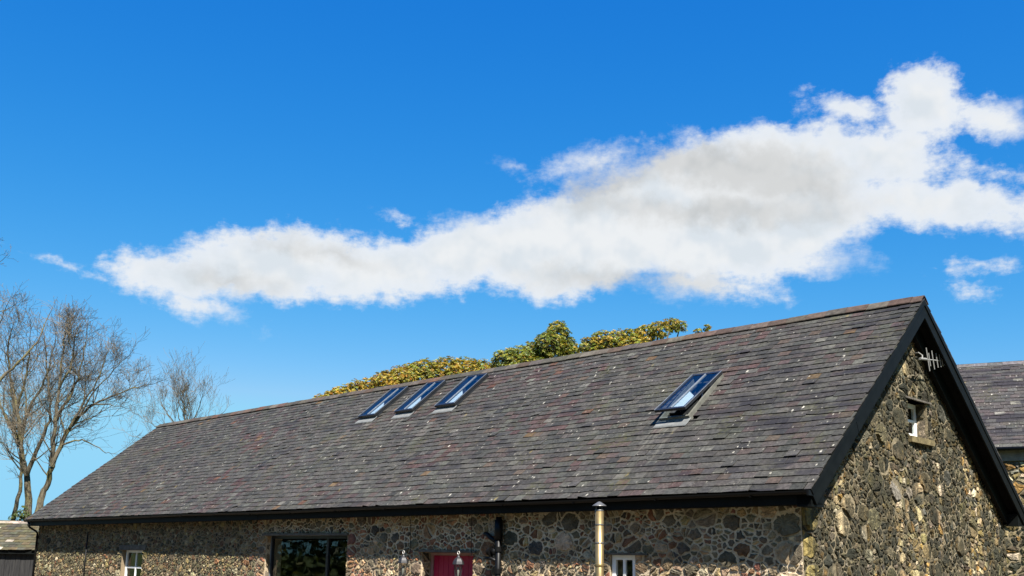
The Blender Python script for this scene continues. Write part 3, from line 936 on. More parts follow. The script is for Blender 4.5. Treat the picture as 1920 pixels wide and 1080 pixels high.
# --- windows and door
def sash_window(x0, x1, z0, z1, y, cols, rows, mat, fw_, bar, name='window'):
    fr = MB()
    fr.box(x0, x0 + fw_, y, y + .06, z0, z1); fr.box(x1 - fw_, x1, y, y + .06, z0, z1)
    fr.box(x0 + fw_, x1 - fw_, y + .002, y + .058, z0, z0 + fw_); fr.box(x0 + fw_, x1 - fw_, y + .002, y + .058, z1 - fw_, z1)
    o = fr.build(name, mat, barn)
    ix0, ix1, iz0, iz1 = x0 + fw_, x1 - fw_, z0 + fw_, z1 - fw_
    cw, rh = (ix1 - ix0) / cols, (iz1 - iz0) / rows
    for i in range(1, cols): MB().box(ix0 + i * cw - bar / 2, ix0 + i * cw + bar / 2, y + .006, y + .05, iz0, iz1).build('glazing_bar', mat, o)
    for j in range(1, rows): MB().box(ix0, ix1, y + .010, y + .046, iz0 + j * rh - bar / 2, iz0 + j * rh + bar / 2).build('glazing_bar', mat, o)
    for i in range(cols):
        for j in range(rows):
            g = bar / 2 + .001
            MB().box(ix0 + i * cw + g, ix0 + (i + 1) * cw - g, y + .026, y + .032, iz0 + j * rh + g, iz0 + (j + 1) * rh - g).build('pane', 'glass', o)
    return o
w1 = sash_window(LW[0] + .02, LW[1] - .02, LW[2] + .06, LW[3] - .01, OV + .13, 2, 2, 'white', .075, .05)
MB().box(LW[0] - .06, LW[1] + .06, OV - .07, OV + .14, LW[2] - .03, LW[2] + .05).build('sill', 'sill', w1)
w2 = sash_window(RW[0] + .015, RW[1] - .015, RW[2] + .06, RW[3] - .01, OV + .05, 2, 1, 'white', .085, .06)
MB().box(RW[0] - .06, RW[1] + .06, OV - .07, OV + .06, RW[2] - .03, RW[2] + .05).build('sill', 'sill', w2)
w3 = sash_window(PW[0] + .01, PW[1] - .01, PW[2], PW[3] - .01, OV + .16, 1, 1, 'frame', .07, .07, 'picture_window')
MB().box(-13.52, -13.43, OV + .15, OV + .215, PW[2] + .07, PW[3] - .08).build('mullion', 'frame', w3)
MB().box(PW[0] + .012, PW[0] + .030, OV + .135, OV + .158, PW[2], PW[3] - .02).build('frame_edge', 'bar', w3)
for (x0, x1, z, t, p) in ((PW[0] - .12, PW[1] + .05, PW[3], .055, .07), (DR[0] - .05, DR[1] + .12, DR[3], .045, .06), (RW[0] - .12, RW[1] + .3, RW[3], .035, .05)):
    MB().hexa([(x0, OV - p, z), (x1, OV - p, z - .01), (x1, OV + .2, z - .01), (x0, OV + .2, z)],
              [(x0, OV - p, z + t), (x1, OV - p, z + t - .01), (x1, OV + .2, z + t), (x0, OV + .2, z + t)]).build('lintel', 'lintel', barn)
MB().box(LW[0] - .18, LW[1] + .22, OV - .035, OV + .2, LW[3], LW[3] + .15).build('lintel', 'lintel', barn)
# door
dy = OV + .25
df = MB()
df.box(DR[0] + .02, DR[0] + .10, dy, dy + .08, .02, DR[3] - .01); df.box(DR[1] - .10, DR[1] - .02, dy, dy + .08, .02, DR[3] - .01)
df.box(DR[0] + .10, DR[1] - .10, dy + .002, dy + .078, DR[3] - .07, DR[3] - .01)
door = df.build('door', 'doorframe', barn)
for i in range(9):
    w = (DR[1] - DR[0] - .2) / 9
    a = DR[0] + .10 + i * w
    MB().box(a + .004, a + w - .004, dy + .03 + .002 * (i % 2), dy + .07, .03, DR[3] - .075).build('plank', 'red', door)
MB().box(DR[0] + .11, DR[1] - .11, dy + .05, dy + .068, .03, DR[3] - .08).build('door_back', 'red', door)
kn = MB().tube([(DR[1] - .22, dy + .03, 1.05), (DR[1] - .22, dy - .03, 1.05)], .012, 8)
kn.tube([(DR[1] - .22, dy - .03, 1.05), (DR[1] - .22, dy - .065, 1.05)], .03, 12)
kn.build('door_knob', 'cowl', door)

# gable window
gx = -OV - .215
fr = MB()
y0, y1, z0, z1 = GW[0] + .01, GW[1] - .01, GW[2] + .05, GW[3] - .01
ft = .09
fr.box(gx - .06, gx, y0, y0 + ft, z0, z1); fr.box(gx - .06, gx, y1 - ft, y1, z0, z1)
fr.box(gx - .058, gx - .002, y0 + ft, y1 - ft, z0, z0 + ft); fr.box(gx - .058, gx - .002, y0 + ft, y1 - ft, z1 - ft, z1)
gwin = fr.build('gable_window', 'white', barn)
ym, zm = (y0 + y1) / 2, (z0 + z1) / 2
MB().box(gx - .05, gx - .006, ym - .03, ym + .03, z0 + ft, z1 - ft).build('glazing_bar', 'white', gwin)
MB().box(gx - .046, gx - .010, y0 + ft, y1 - ft, zm - .025, zm + .025).build('glazing_bar', 'white', gwin)
for a, b in ((y0 + ft, ym - .031), (ym + .031, y1 - ft)):
    for c0, c1 in ((z0 + ft, zm - .026), (zm + .026, z1 - ft)):
        MB().box(gx - .034, gx - .028, a, b, c0, c1).build('pane', 'glass', gwin)
MB().hexa([(-OV - .25, GW[0] - .08, GW[2] - .09), (-OV + .09, GW[0] - .08, GW[2] - .10), (-OV + .09, GW[1] + .08, GW[2] - .10), (-OV - .25, GW[1] + .08, GW[2] - .09)],
          [(-OV - .25, GW[0] - .08, GW[2] + .05), (-OV + .09, GW[0] - .08, GW[2] + .015), (-OV + .09, GW[1] + .08, GW[2] + .015), (-OV - .25, GW[1] + .08, GW[2] + .05)]).build('sill', 'sill', gwin)
MB().box(-OV - .25, -OV + .05, GW[0] - .12, GW[1] + .15, GW[3], GW[3] + .035).build('lintel', 'lintel', gwin)

# --- skylights
def skylight(u0, u1, s0, s1, opened):
    x0, x1 = -u1, -u0
    kh = .11 if opened else .09
    t = .045
    base = MB()
    def pr(mb, a0, a1, b0, b1, n0, n1, fn=rf):
        return mb.hexa([fn(a0, b0, n0), fn(a1, b0, n0), fn(a1, b1, n0), fn(a0, b1, n0)],
                       [fn(a0, b0, n1), fn(a1, b0, n1), fn(a1, b1, n1), fn(a0, b1, n1)])
    pr(base, x0, x0 + t, s0, s1, -.02, kh); pr(base, x1 - t, x1, s0, s1, -.02, kh)
    pr(base, x0 + t, x1 - t, s0, s0 + t, -.02, kh - .001); pr(base, x0 + t, x1 - t, s1 - t, s1, -.02, kh - .001)
    sk = base.build('skylight', 'kerb' if opened else 'frame', barn)
    ang = math.radians(5.2) if opened else 0.0
    ca, sa = math.cos(ang), math.sin(ang)
    def sf(x, s, n):                      # sash frame, hinged along its top edge
        ds, dn = s - s1, n
        return rf(x, s1 + ds * ca + dn * sa, kh + .004 - ds * sa + dn * ca)
    f = MB()
    sx0, sx1, b = x0 - .012, x1 + .012, .062
    ss0 = s0 - .03
    pr(f, sx0, sx0 + b, ss0, s1, 0, .055, sf); pr(f, sx1 - b, sx1, ss0, s1, 0, .055, sf)
    pr(f, sx0 + b, sx1 - b, ss0, ss0 + b, 0, .054, sf); pr(f, sx0 + b, sx1 - b, s1 - b, s1, 0, .054, sf)
    f.build('sash', 'frame', sk)
    xm = (x0 + x1) / 2
    bm = MB(); pr(bm, xm - .014, xm + .014, ss0 + b, s1 - b, .02, .062, sf); bm.build('glazing_bar', 'bar', sk)
    for e0 in (sx0, sx1 - .014):
        bm = MB(); pr(bm, e0, e0 + .014, ss0, s1, .056, .062, sf); bm.build('glazing_trim', 'bar', sk)
    for a, c_ in ((sx0 + b, xm - .015), (xm + .015, sx1 - b)):
        pm = MB(); pr(pm, a, c_, ss0 + b, s1 - b, .040, .046, sf); pm.build('pane', 'skyglass', sk)
    # white blind half drawn behind the right-hand pane
    top = ss0 + b + (s1 - ss0) * (.46 if opened else .44)
    bl = MB()
    xq = xm + (.02 if opened else .06)
    q = [sf(xq, ss0 + b + .005, .020), sf(sx1 - b - .005, ss0 + b + .005, .020), sf(sx1 - b - .005, top - .30, .020), sf(xq, top, .020)]
    p = [sf(xq, ss0 + b + .005, .026), sf(sx1 - b - .005, ss0 + b + .005, .026), sf(sx1 - b - .005, top - .30, .026), sf(xq, top, .026)]
    bl.hexa(q, p); bl.build('blind', 'blind', sk)
    # plaster lining of the well below
    ln = MB()
    pr(ln, x0 + .06, x0 + .075, s0 + .06, s1 - .06, -.45, -.021); pr(ln, x1 - .075, x1 - .06, s0 + .06, s1 - .06, -.45, -.021)
    pr(ln, x0 + .076, x1 - .076, s0 + .06, s0 + .075, -.45, -.021); pr(ln, x0 + .076, x1 - .076, s1 - .075, s1 - .06, -.45, -.021)
    ln.build('lining', 'interior', sk)
    # lead apron dressed over the slates below
    ap = MB()
    nseg = 6
    xa, xb = x0 - (.05 if opened else .03), x1 + .03
    rows_ = []
    for k, (sv, nv) in enumerate(((s0 + .005, .055), (s0 - .02, .040), (s0 - .15, .038), (s0 - .26, .036))):
        rows_.append([(xa + (xb - xa) * i / nseg, sv + (rrng.uniform(-.008, .008) if k == 3 else 0), nv + rrng.uniform(0, .006) + undul(xa, sv)) for i in range(nseg + 1)])
    vs = [rf(*p) for r_ in rows_ for p in r_]
    fs = [(k * 7 + i + 7, k * 7 + i + 8, k * 7 + i + 1, k * 7 + i) for k in range(3) for i in range(nseg)]
    nb = len(vs)
    vs += [rf(p[0], p[1], p[2] - .006) for r_ in rows_ for p in r_]
    fs += [(nb + 21 + i, nb + 22 + i, 22 + i, 21 + i) for i in range(nseg)]
    ap.add(vs, fs); ap.build('lead_apron', 'lead', sk, True)
    if opened:
        st = MB().tube([rf(x1 - .06, (s0 + s1) / 2 - .1, kh - .02), sf(x1 - .06, (s0 + s1) / 2 + .05, .0)], .012, 6)
        st.build('stay', 'bar', sk)
    return sk
for i, q in enumerate(SKY): skylight(*q, opened=(i == 0))
SC['note'] = ''
del SC['note']

# ------------------------------------------------------------------ things fixed to or standing by the barn
def at_local(o, x, y, z=0):
    o.location = wl(x, y, z); o.rotation_euler = (0, 0, YAW)
    return o

# tv aerial on the gable
ae = tag(empty('tv_aerial', wl(-.13, 5.02, 6.02), YAW), 'pale metal tv aerial sticking out under the right-hand verge of the gable', 'aerial')
def rel(x, y, z): return (x + .13, y - 5.02, z - 6.02)
MB().tube([rel(-.13, 4.92, 6.00), rel(-.13, 6.14, 6.13)], .014, 6).build('boom', 'aerial', ae)
MB().tube([rel(-.40, 5.32, 6.20), rel(-.28, 5.22, 6.19), rel(-.16, 5.10, 6.10), rel(-.13, 5.02, 6.01)], .013, 6).build('bracket', 'aerial', ae)
MB().tube([rel(-.13, 4.90, 5.998), rel(-.13, 5.2, 6.03)], .026, 8).build('clamp', 'aerial', ae)
for y, h in ((5.26, .46), (5.34, .26), (5.52, .37), (5.72, .29), (5.88, .25), (5.99, .22), (6.09, .17)):
    zc = 6.0 + (y - 4.92) * .1065
    MB().tube([rel(-.118, y + .045 * h / .4, zc - h / 2), rel(-.118, y - .045 * h / .4, zc + h / 2)], .0115, 5).build('element', 'aerial', ae)

# free-standing metal flue
FXp, FYp = -3.84, -.5
fl = tag(empty('flue_pipe', wl(FXp, FYp, .005), YAW), 'tall bronze metal flue with a conical cowl in front of the barn', 'flue')
MB().lathe([(.076, .0), (.076, 2.87)], 0, 0, 20).build('pipe', 'brass', fl, True)
for z in (.95, 1.9): MB().lathe([(.0775, z), (.082, z + .01), (.082, z + .05), (.0775, z + .06)], 0, 0, 20).build('collar', 'brass', fl, True)
MB().lathe([(.0755, 2.871), (.079, 2.875), (.079, 2.895), (.071, 2.90)], 0, 0, 20).build('collar', 'cowl', fl, True)
for a in range(3):
    MB().tube([(.06 * math.cos(a * 2.1), .06 * math.sin(a * 2.1), 2.88), (.06 * math.cos(a * 2.1), .06 * math.sin(a * 2.1), 2.97)], .008, 5).build('strut', 'cowl', fl)
MB().lathe([(.128, 2.965), (.124, 2.972), (.03, 3.035), (.0, 3.045)], 0, 0, 20).build('cowl', 'cowl', fl)
for z in (2.30, 2.62):
    MB().lathe([(.077, z), (.0795, z + .004), (.0795, z + .026), (.077, z + .03)], 0, 0, 20).build('seam_band', 'cowl', fl, True)
MB().lathe([(.16, .0), (.16, .02), (.09, .03)], 0, 0, 16).build('base_plate', 'cowl', fl)

# two coach lanterns
def lantern(x, label):
    y, zr = .08, 1.90
    L = tag(empty('coach_lantern', wl(x, y, 1.62), YAW), label, 'lantern', 'coach lanterns either side of the red door')
    k = 6
    def hexl(mb, prof): return mb.lathe([(r, z - 1.62) for r, z in prof], 0, 0, k)
    hexl(MB(), [(.126, zr - .015), (.126, zr), (.110, zr + .05), (.076, zr + .105), (.034, zr + .14), (.02, zr + .17), (.0, zr + .18)]).build('cap', 'lantern', L)
    rg = MB()
    rg.tube([(.032 * math.cos(i * math.pi / 6), 0, zr + .225 + .032 * math.sin(i * math.pi / 6) - 1.62) for i in range(13)], .009, 6)
    rg.build('ring', 'lanternring', L)
    for i in range(k):
        a = 2 * math.pi * i / k
        MB().tube([(.088 * math.cos(a), .088 * math.sin(a), zr - .016 - 1.62), (.055 * math.cos(a), .055 * math.sin(a), zr - .30 - 1.62)], .007, 5).build('bar', 'lantern', L)
        a2 = 2 * math.pi * (i + 1) / k
        f0, f1 = .96, .96
        MB().add([(.084 * math.cos(a), .084 * math.sin(a), zr - .022 - 1.62), (.084 * math.cos(a2), .084 * math.sin(a2), zr - .022 - 1.62),
                  (.052 * math.cos(a2), .052 * math.sin(a2), zr - .298 - 1.62), (.052 * math.cos(a), .052 * math.sin(a), zr - .298 - 1.62)], [(3, 2, 1, 0)]).build('pane', 'glass', L)
    hexl(MB(), [(.02, zr - .36), (.04, zr - .34), (.062, zr - .325), (.062, zr - .301)]).build('base', 'lantern', L)
    MB().lathe([(.016, .0 + zr - .30 - 1.62), (.016, zr - .22 - 1.62), (.028, zr - .17 - 1.62), (.024, zr - .09 - 1.62), (.0, zr - .06 - 1.62)], 0, 0, 10).build('bulb', 'bulb', L, True)
    MB().tube([(0, .0, zr - .35 - 1.62), (0, .03, zr - .43 - 1.62), (0, .14, zr - .46 - 1.62), (0, OV - y - .02, zr - .40 - 1.62)], .014, 6).build('arm', 'lantern', L)
    MB().box(-.05, .05, OV - y - .045, OV - y - .015, zr - .52 - 1.62, zr - .28 - 1.62).build('wall_plate', 'lantern', L)
    return L
lantern(-8.13, 'black coach lantern in front of the red door, right of the pair')
lantern(-9.93, 'black coach lantern against pale sunlit stones left of the red door')

# ------------------------------------------------------------------ neighbouring buildings
d2 = Vector((-math.sin(math.radians(64)), math.cos(math.radians(64)), 0))
n2 = Vector((d2.y, -d2.x, 0))
b2 = tag(empty('stone_outbuilding', (15.26, 29.6, 0), math.atan2(-d2.y, -d2.x)),
         'stone building with a purplish grey slate roof behind the right end of the barn', 'building')
# local: x = -d2 (to the right), y = n2 away, z up
E2, R2, H2 = 5.50, 4.0, 3.26
T2 = math.atan2(H2, R2); C2, S2_ = math.cos(T2), math.sin(T2); SL2 = math.hypot(R2, H2)
X0, X1 = -2.6, 11.0
def r2(x, s, n): return (x, s * C2 - n * S2_, E2 + s * S2_ + n * C2)
def r2b(x, s, n): return (x, 2 * R2 - (s * C2 - n * S2_), E2 + s * S2_ + n * C2)
wm = MB().box(X0 + .1, X1 - .1, .2, .6, 0, E2 - .05)
wm.box(X0 + .1, X1 - .1, 2 * R2 - .6, 2 * R2 - .2, 0, E2 - .05)
for xx in (X0 + .1, X1 - .5):
    wm.add([(xx, .6, 0), (xx, 2 * R2 - .6, 0), (xx, 2 * R2 - .6, E2 - .05), (xx, R2, E2 + H2 - .3), (xx, .6, E2 + .25)], [(0, 1, 2, 3, 4)])
w2o = wm.build('wall', 'gable_mortar', b2)
st2 = MB()
fr2 = (Vector((X0 + .1, .2, 0)), Vector((1, 0, 0)), Vector((0, 0, 1)), Vector((0, -1, 0)))
prng = random.Random(3)
for poly, cen, size in rubble([(0, 0), (X1 - X0 - .2, 0), (X1 - X0 - .2, E2 - .42), (0, E2 - .42)], [], [(.13, .19, 2), (.08, .13, 9), (.05, .08, 26)], .03, 1.2, (), prng):
    stone_geo(st2, poly, cen, size, fr2, .05, jit(pick(GPAL, prng), prng, .25), prng)
tag(st2.build('rubble_stones', 'gable_stone', w2o), kind='stuff')
MB().box(X0 + .1, X1 - .1, .14, .198, E2 - .40, E2 - .06).build('band', 'band', b2)
rm = MB()
rm.hexa([r2(X0, .05, -.14), r2(X1, .05, -.14), r2(X1, SL2, -.14), r2(X0, SL2, -.14)], [r2(X0, .05, -.02), r2(X1, .05, -.02), r2(X1, SL2, -.02), r2(X0, SL2, -.02)])
rm.hexa([r2b(X1, .05, -.14), r2b(X0, .05, -.14), r2b(X0, SL2, -.14), r2b(X1, SL2, -.14)], [r2b(X1, .05, -.02), r2b(X0, .05, -.02), r2b(X0, SL2, -.02), r2b(X1, SL2, -.02)])
roof2 = rm.build('roof', 'soffit', b2)
sm2 = MB()
cand2 = []
P2 = [(6, (0.0423, 0.0386, 0.0377)), (3, (0.0478, 0.0396, 0.0386)), (3, (0.0377, 0.0359, 0.0350)), (1, (0.0515, 0.0497, 0.0460)), (.3, (0.1104, 0.1058, 0.0920))]
s = -.05; row = 0
M2w = Matrix.Translation((15.26, 29.6, 0)) @ Matrix.Rotation(math.atan2(-d2.y, -d2.x), 4, 'Z')
while s < SL2 - .1:
    x = X0 - (.14 if row % 2 else 0)
    while x < X1:
        w = .29 * prng.uniform(.93, 1.07)
        xa, xb = max(x, X0), min(x + w, X1)
        if xb - xa > .06:
            vs, fs, t = slate(xa, xb, s, s + .41, r2, jit(pick(P2, prng), prng, .15, .04), prng)
            ar = screen_area([M2w @ Vector(v) for v in vs[:4]])
            vis = project(M2w @ Vector(vs[0]))
            cand2.append((ar if vis and vis[0] > 1790 else 0, vs, fs, t))
        x += w
    s += .205; row += 1
cand2.sort(key=lambda q: -q[0])
for i, (ar, vs, fs, t) in enumerate(cand2):
    if i < 260 and ar > 40: MB().add(vs, fs, t).build('slate', 'slate', roof2)
    else: sm2.add(vs, fs, t)
tag(sm2.build('roof_slates', 'slate', roof2), kind='stuff')
x = X0
while x < X1:
    mb = MB()
    z = E2 + H2 + .05 + prng.uniform(-.006, .008)
    mb.add([(x + .004, R2 - .16, z - .13), (x + .004, R2, z), (x + .004, R2 + .16, z - .13), (min(x + .45, X1) - .004, R2 - .16, z - .13), (min(x + .45, X1) - .004, R2, z), (min(x + .45, X1) - .004, R2 + .16, z - .13)],
           [(0, 3, 4, 1), (1, 4, 5, 2), (0, 1, 2), (5, 4, 3)], jit((.075, .07, .072), prng, .2))
    mb.build('ridge_tile', 'ridge', roof2)
    x += .45
MB().tube([(X0, -.05, E2 - .05), (X1, -.05, E2 - .05)], .058, 10).build('gutter', 'gutter', b2, True)

# low black shed to the left
SHX, SHY = -16.7, 40.0
sh = tag(empty('timber_shed', (SHX, SHY, 0)), 'low black boarded shed with a mossy slate roof left of the barn', 'shed')
ER, RR, HR = 2.04, 2.05, 1.12
T3 = math.atan2(HR, RR); C3, S3 = math.cos(T3), math.sin(T3); SL3 = math.hypot(RR, HR)
XA, XB = -11.0, 0.0
def r3(x, s, n): return (x, s * C3 - n * S3, ER + s * S3 + n * C3)
def r3b(x, s, n): return (x, 2 * RR - (s * C3 - n * S3), ER + s * S3 + n * C3)
wm = MB().box(XA + .1, XB - .1, .25, .33, 0, ER - .02)
wm.box(XA + .1, XB - .1, 2 * RR - .33, 2 * RR - .25, 0, ER - .02)
for xx in (XA + .1, XB - .18):
    wm.hexa([(xx, .33, 0), (xx + .08, .33, 0), (xx + .08, 2 * RR - .33, 0), (xx, 2 * RR - .33, 0)], [(xx, .33, ER), (xx + .08, .33, ER), (xx + .08, 2 * RR - .33, ER), (xx, 2 * RR - .33, ER)])
wl3 = wm.build('wall', 'boards', sh)
x = XA + .1; i = 0
while x < XB - .2:
    w = .2
    MB().box(x + .006, x + w - .006, .225 - .004 * (i % 3), .248, .05, ER - .16).build('board', 'boards', wl3)
    x += w; i += 1
MB().box(XA, XB, .05, .09, ER - .15, ER - .01).build('fascia', 'black', sh)
rm = MB()
rm.hexa([r3(XA, .03, -.1), r3(XB, .03, -.1), r3(XB, SL3, -.1), r3(XA, SL3, -.1)], [r3(XA, .03, -.02), r3(XB, .03, -.02), r3(XB, SL3, -.02), r3(XA, SL3, -.02)])
rm.hexa([r3b(XB, .03, -.1), r3b(XA, .03, -.1), r3b(XA, SL3, -.1), r3b(XB, SL3, -.1)], [r3b(XB, .03, -.02), r3b(XA, .03, -.02), r3b(XA, SL3, -.02), r3b(XB, SL3, -.02)])
rf3 = rm.build('roof', 'soffit', sh)
s3 = MB(); s = -.03; row = 0
P3 = [(4, (.056, .050, .030)), (3, (.046, .044, .032)), (2, (.072, .060, .032)), (.25, (.26, .24, .19))]
while s < SL3 - .1:
    x = XA - (.15 if row % 2 else 0)
    while x < XB:
        xa, xb = max(x, XA), min(x + .3, XB)
        if xb - xa > .05:
            vs, fs, t = slate(xa, xb, s, s + .42, r3, jit(pick(P3, prng), prng, .22), prng)
            px = project(Vector(vs[0]) + Vector((SHX, SHY, 0)))
            if px and 0 < px[0] < 82: MB().add(vs, fs, t).build('slate', 'moss_slate', rf3)
            else: s3.add(vs, fs, t)
        x += .3
    s += .21; row += 1
tag(s3.build('roof_slates', 'moss_slate', rf3), kind='stuff')
x = XA
while x < XB:
    z = ER + HR + .05
    w = min(.5, XB - x)
    MB().add([(x + .004, RR - .15, z - .10), (x + .004, RR, z), (x + .004, RR + .15, z - .10), (x + w - .004, RR - .15, z - .10), (x + w - .004, RR, z), (x + w - .004, RR + .15, z - .10)],
             [(0, 3, 4, 1), (1, 4, 5, 2), (0, 1, 2), (5, 4, 3)], jit((.20, .17, .135), prng, .4)).build('ridge_tile', 'ridge', rf3)
    x += .5

# ------------------------------------------------------------------ bare trees
def bare_tree(label, limbs, depth, seed, group, twig_len=1.0, density=1.0, up=.35):
    """limbs: (list of photo points along the limb, start radius, end radius); each gets branches and twigs"""
    rng = random.Random(seed)
    base = at(*limbs[0][0][0], depth)
    base = Vector((base.x, depth, 0))
    root = tag(empty('bare_tree', base), label, 'tree', group)
    wood, twig = MB(), MB()
    def rv():
        while True:
            v = Vector((rng.uniform(-1, 1), rng.uniform(-1, 1), rng.uniform(-1, 1)))
            if .05 < v.length < 1: return v.normalized()
    def grow(p, d, length, r, lev):
        n = 5 if lev < 3 else 3
        pts = [p.copy()]; rad = [r]
        d = d.normalized()
        for i in range(n):
            d = (d + rv() * (.20 if lev < 3 else .30) + Vector((0, 0, up * (.32 if lev < 3 else .2)))).normalized()
            p = p + d * (length / n)
            pts.append(p.copy()); rad.append(max(r * (1 - .75 * (i + 1) / n), .0055))
        (wood if lev < 2 else twig).tube([q - base for q in pts], rad, 5 if lev < 2 else 3, False)
        if lev < 4:
            cnt = {1: 6, 2: 4, 3: 3}[lev]
            cnt = max(2, int(cnt * density * rng.uniform(.7, 1.3) + .5))
            for k in range(cnt):
                f = rng.uniform(.25, 1.0)
                i = min(int(f * n), n - 1)
                q = pts[i].lerp(pts[i + 1], f * n - i)
                t = (pts[i + 1] - pts[i]).normalized()
                side = rv(); side = (side - t * side.dot(t)).normalized()
                nd = t * rng.uniform(.55, .9) + side * rng.uniform(.45, .85)
                grow(q, nd, length * rng.uniform(.50, .80), rad[i] * .6, lev + 1)
        if lev >= 3:       # buds at the twig tips
            e = pts[-1]
            for k in range(2):
                w = rv() * .03
                q = e + rv() * .025
                u = rv() * .014
                o = q - base
                twig.add([tuple(o - u), tuple(o + w * .5 + Vector((0, 0, .02))), tuple(o + u), tuple(o - w * .4)], [(0, 1, 2, 3)])
    for li, (pp, r0, r1) in enumerate(limbs):
        off = rng.uniform(-.9, .9)
        P = []
        m = len(pp)
        for i, (x, y) in enumerate(pp):
            P.append(at(x, y, depth + (off * 1.6 * i / (m - 1) if li else .3 * math.sin(i))))
        if li == 0: P.insert(0, Vector((P[0].x - (P[1].x - P[0].x) * .2, P[0].y, -.05)))
        # resample with a little wander
        Q = []
        for i in range(len(P) - 1):
            for k in range(3):
                a = P[i].lerp(P[i + 1], k / 3)
                Q.append(a + (rv() * .04 if (i or k) else Vector()))
        Q.append(P[-1])
        R_ = [.84 * (r0 + (r1 - r0) * (i / (len(Q) - 1)) ** .7) for i in range(len(Q))]
        if li == 0: R_[0] *= 1.35
        wood.tube([q - base for q in Q], R_, 8 if r0 > .08 else 6, False)
        # branches
        seglen = sum((Q[i + 1] - Q[i]).length for i in range(len(Q) - 1))
        cnt = int(seglen * 1.7 * density * (.6 if r0 <= .06 else 1))
        for k in range(cnt):
            f = rng.uniform(.30 if li == 0 else .12, 1.0)
            i = min(int(f * (len(Q) - 1)), len(Q) - 2)
            t = (Q[i + 1] - Q[i]).normalized()
            side = rv(); side = (side - t * side.dot(t)).normalized()
            q = Q[i].lerp(Q[i + 1], rng.random())
            grow(q, t * rng.uniform(.5, 1.0) + side * rng.uniform(.4, .9), twig_len * rng.uniform(1.2, 3.0) * (1.2 - .75 * f), min(R_[i] * .5, .035), rng.choice((1, 2)))
        grow(Q[-1], Q[-1] - Q[-2], twig_len * 1.1, r1, 2)
    wood.build('trunk', 'bark', root, True)
    twig.build('crown', 'twig', root, False)
    return root

def z2(l): return [(x / 2, 540 + (y + max(0, 620 - y) * .13) / 2) for x, y in l]
BT = 'bare trees beyond the left end of the barn'
bare_tree('tall bare tree whose upright trunk forks low above the shed roof', [
    (z2([(103, 865), (107, 760), (100, 700), (85, 640), (75, 560), (72, 480), (60, 400), (42, 320), (30, 220), (33, 130)]), .27, .04),
    (z2([(100, 700), (125, 640), (160, 545), (185, 480), (190, 400), (178, 270), (168, 140)]), .16, .03),
    (z2([(75, 555), (110, 420), (150, 350), (176, 280), (200, 170)]), .12, .03),
    (z2([(85, 610), (45, 520), (10, 430), (-15, 350)]), .11, .03),
    (z2([(66, 430), (95, 300), (110, 200), (112, 120)]), .09, .02)], 48, 11, BT, 1.0, 1.0)
bare_tree('bare tree with a leaning trunk and a long limb reaching right above the barn roof', [
    (z2([(142, 840), (160, 775), (178, 735), (195, 670), (202, 560), (209, 480), (216, 380), (226, 280), (236, 190), (243, 110)]), .24, .035),
    (z2([(195, 670), (230, 590), (262, 510), (300, 455), (350, 408), (420, 372), (500, 338), (556, 325)]), .15, .02),
    (z2([(262, 510), (310, 405), (350, 335), (385, 255), (404, 180)]), .09, .02),
    (z2([(209, 480), (260, 380), (292, 300), (312, 210), (324, 130)]), .11, .02),
    (z2([(218, 350), (262, 260), (280, 160), (284, 110)]), .08, .02),
    (z2([(300, 455), (360, 340), (430, 260), (470, 210)]), .06, .015),
    (z2([(234, 585), (280, 563), (320, 564), (360, 590), (396, 616), (432, 622)]), .06, .012),
    (z2([(350, 408), (410, 410), (470, 425)]), .05, .012)], 46, 12, BT, .95, 1.0)
bare_tree('thinner bare tree with a dark trunk leaning left at the edge of the shed', [
    (z2([(52, 850), (75, 760), (82, 680), (80, 600), (58, 520), (22, 450), (-20, 390)]), .18, .03),
    (z2([(80, 600), (98, 480), (96, 380), (82, 280), (88, 190)]), .09, .02),
    (z2([(58, 520), (50, 400), (30, 260), (10, 140)]), .09, .02)], 53, 13, BT, .95, .9)
bare_tree('tall bare tree at the left edge, its high twigs poking in from outside', [
    ([(-75, 960), (-70, 860), (-62, 760), (-68, 620), (-70, 540), (-72, 470), (-72, 420)], .30, .04),
    ([(-62, 780), (-30, 745), (10, 700), (45, 672), (72, 640), (92, 590)], .13, .02),
    ([(-66, 620), (-40, 600), (-10, 590), (22, 575)], .08, .015),
    ([(-62, 540), (-40, 520), (-20, 500), (4, 488)], .06, .012),
    ([(-66, 450), (-50, 420), (-30, 425), (-12, 440)], .05, .01),
    ([(-66, 690), (-30, 650), (-2, 610), (14, 570)], .08, .015)], 42, 14, BT, .5, .55)
bare_tree('small fan-shaped bare tree rising behind the left end of the ridge', [
    ([(350, 960), (348, 870), (347, 822), (346, 794), (345, 770), (347, 748)], .17, .02),
    ([(348, 829), (330, 801), (315, 776), (305, 760)], .09, .02),
    ([(348, 836), (375, 808), (395, 790), (415, 776)], .09, .02),
    ([(347, 822), (362, 790), (372, 766), (378, 748)], .08, .015),
    ([(348, 836), (315, 808), (290, 798), (275, 790)], .08, .015),
    ([(348, 850), (300, 830), (270, 823), (252, 819)], .06, .012),
    ([(347, 815), (336, 784), (330, 756)], .07, .015)], 62, 15, BT, 1.0, .92, 1.0)

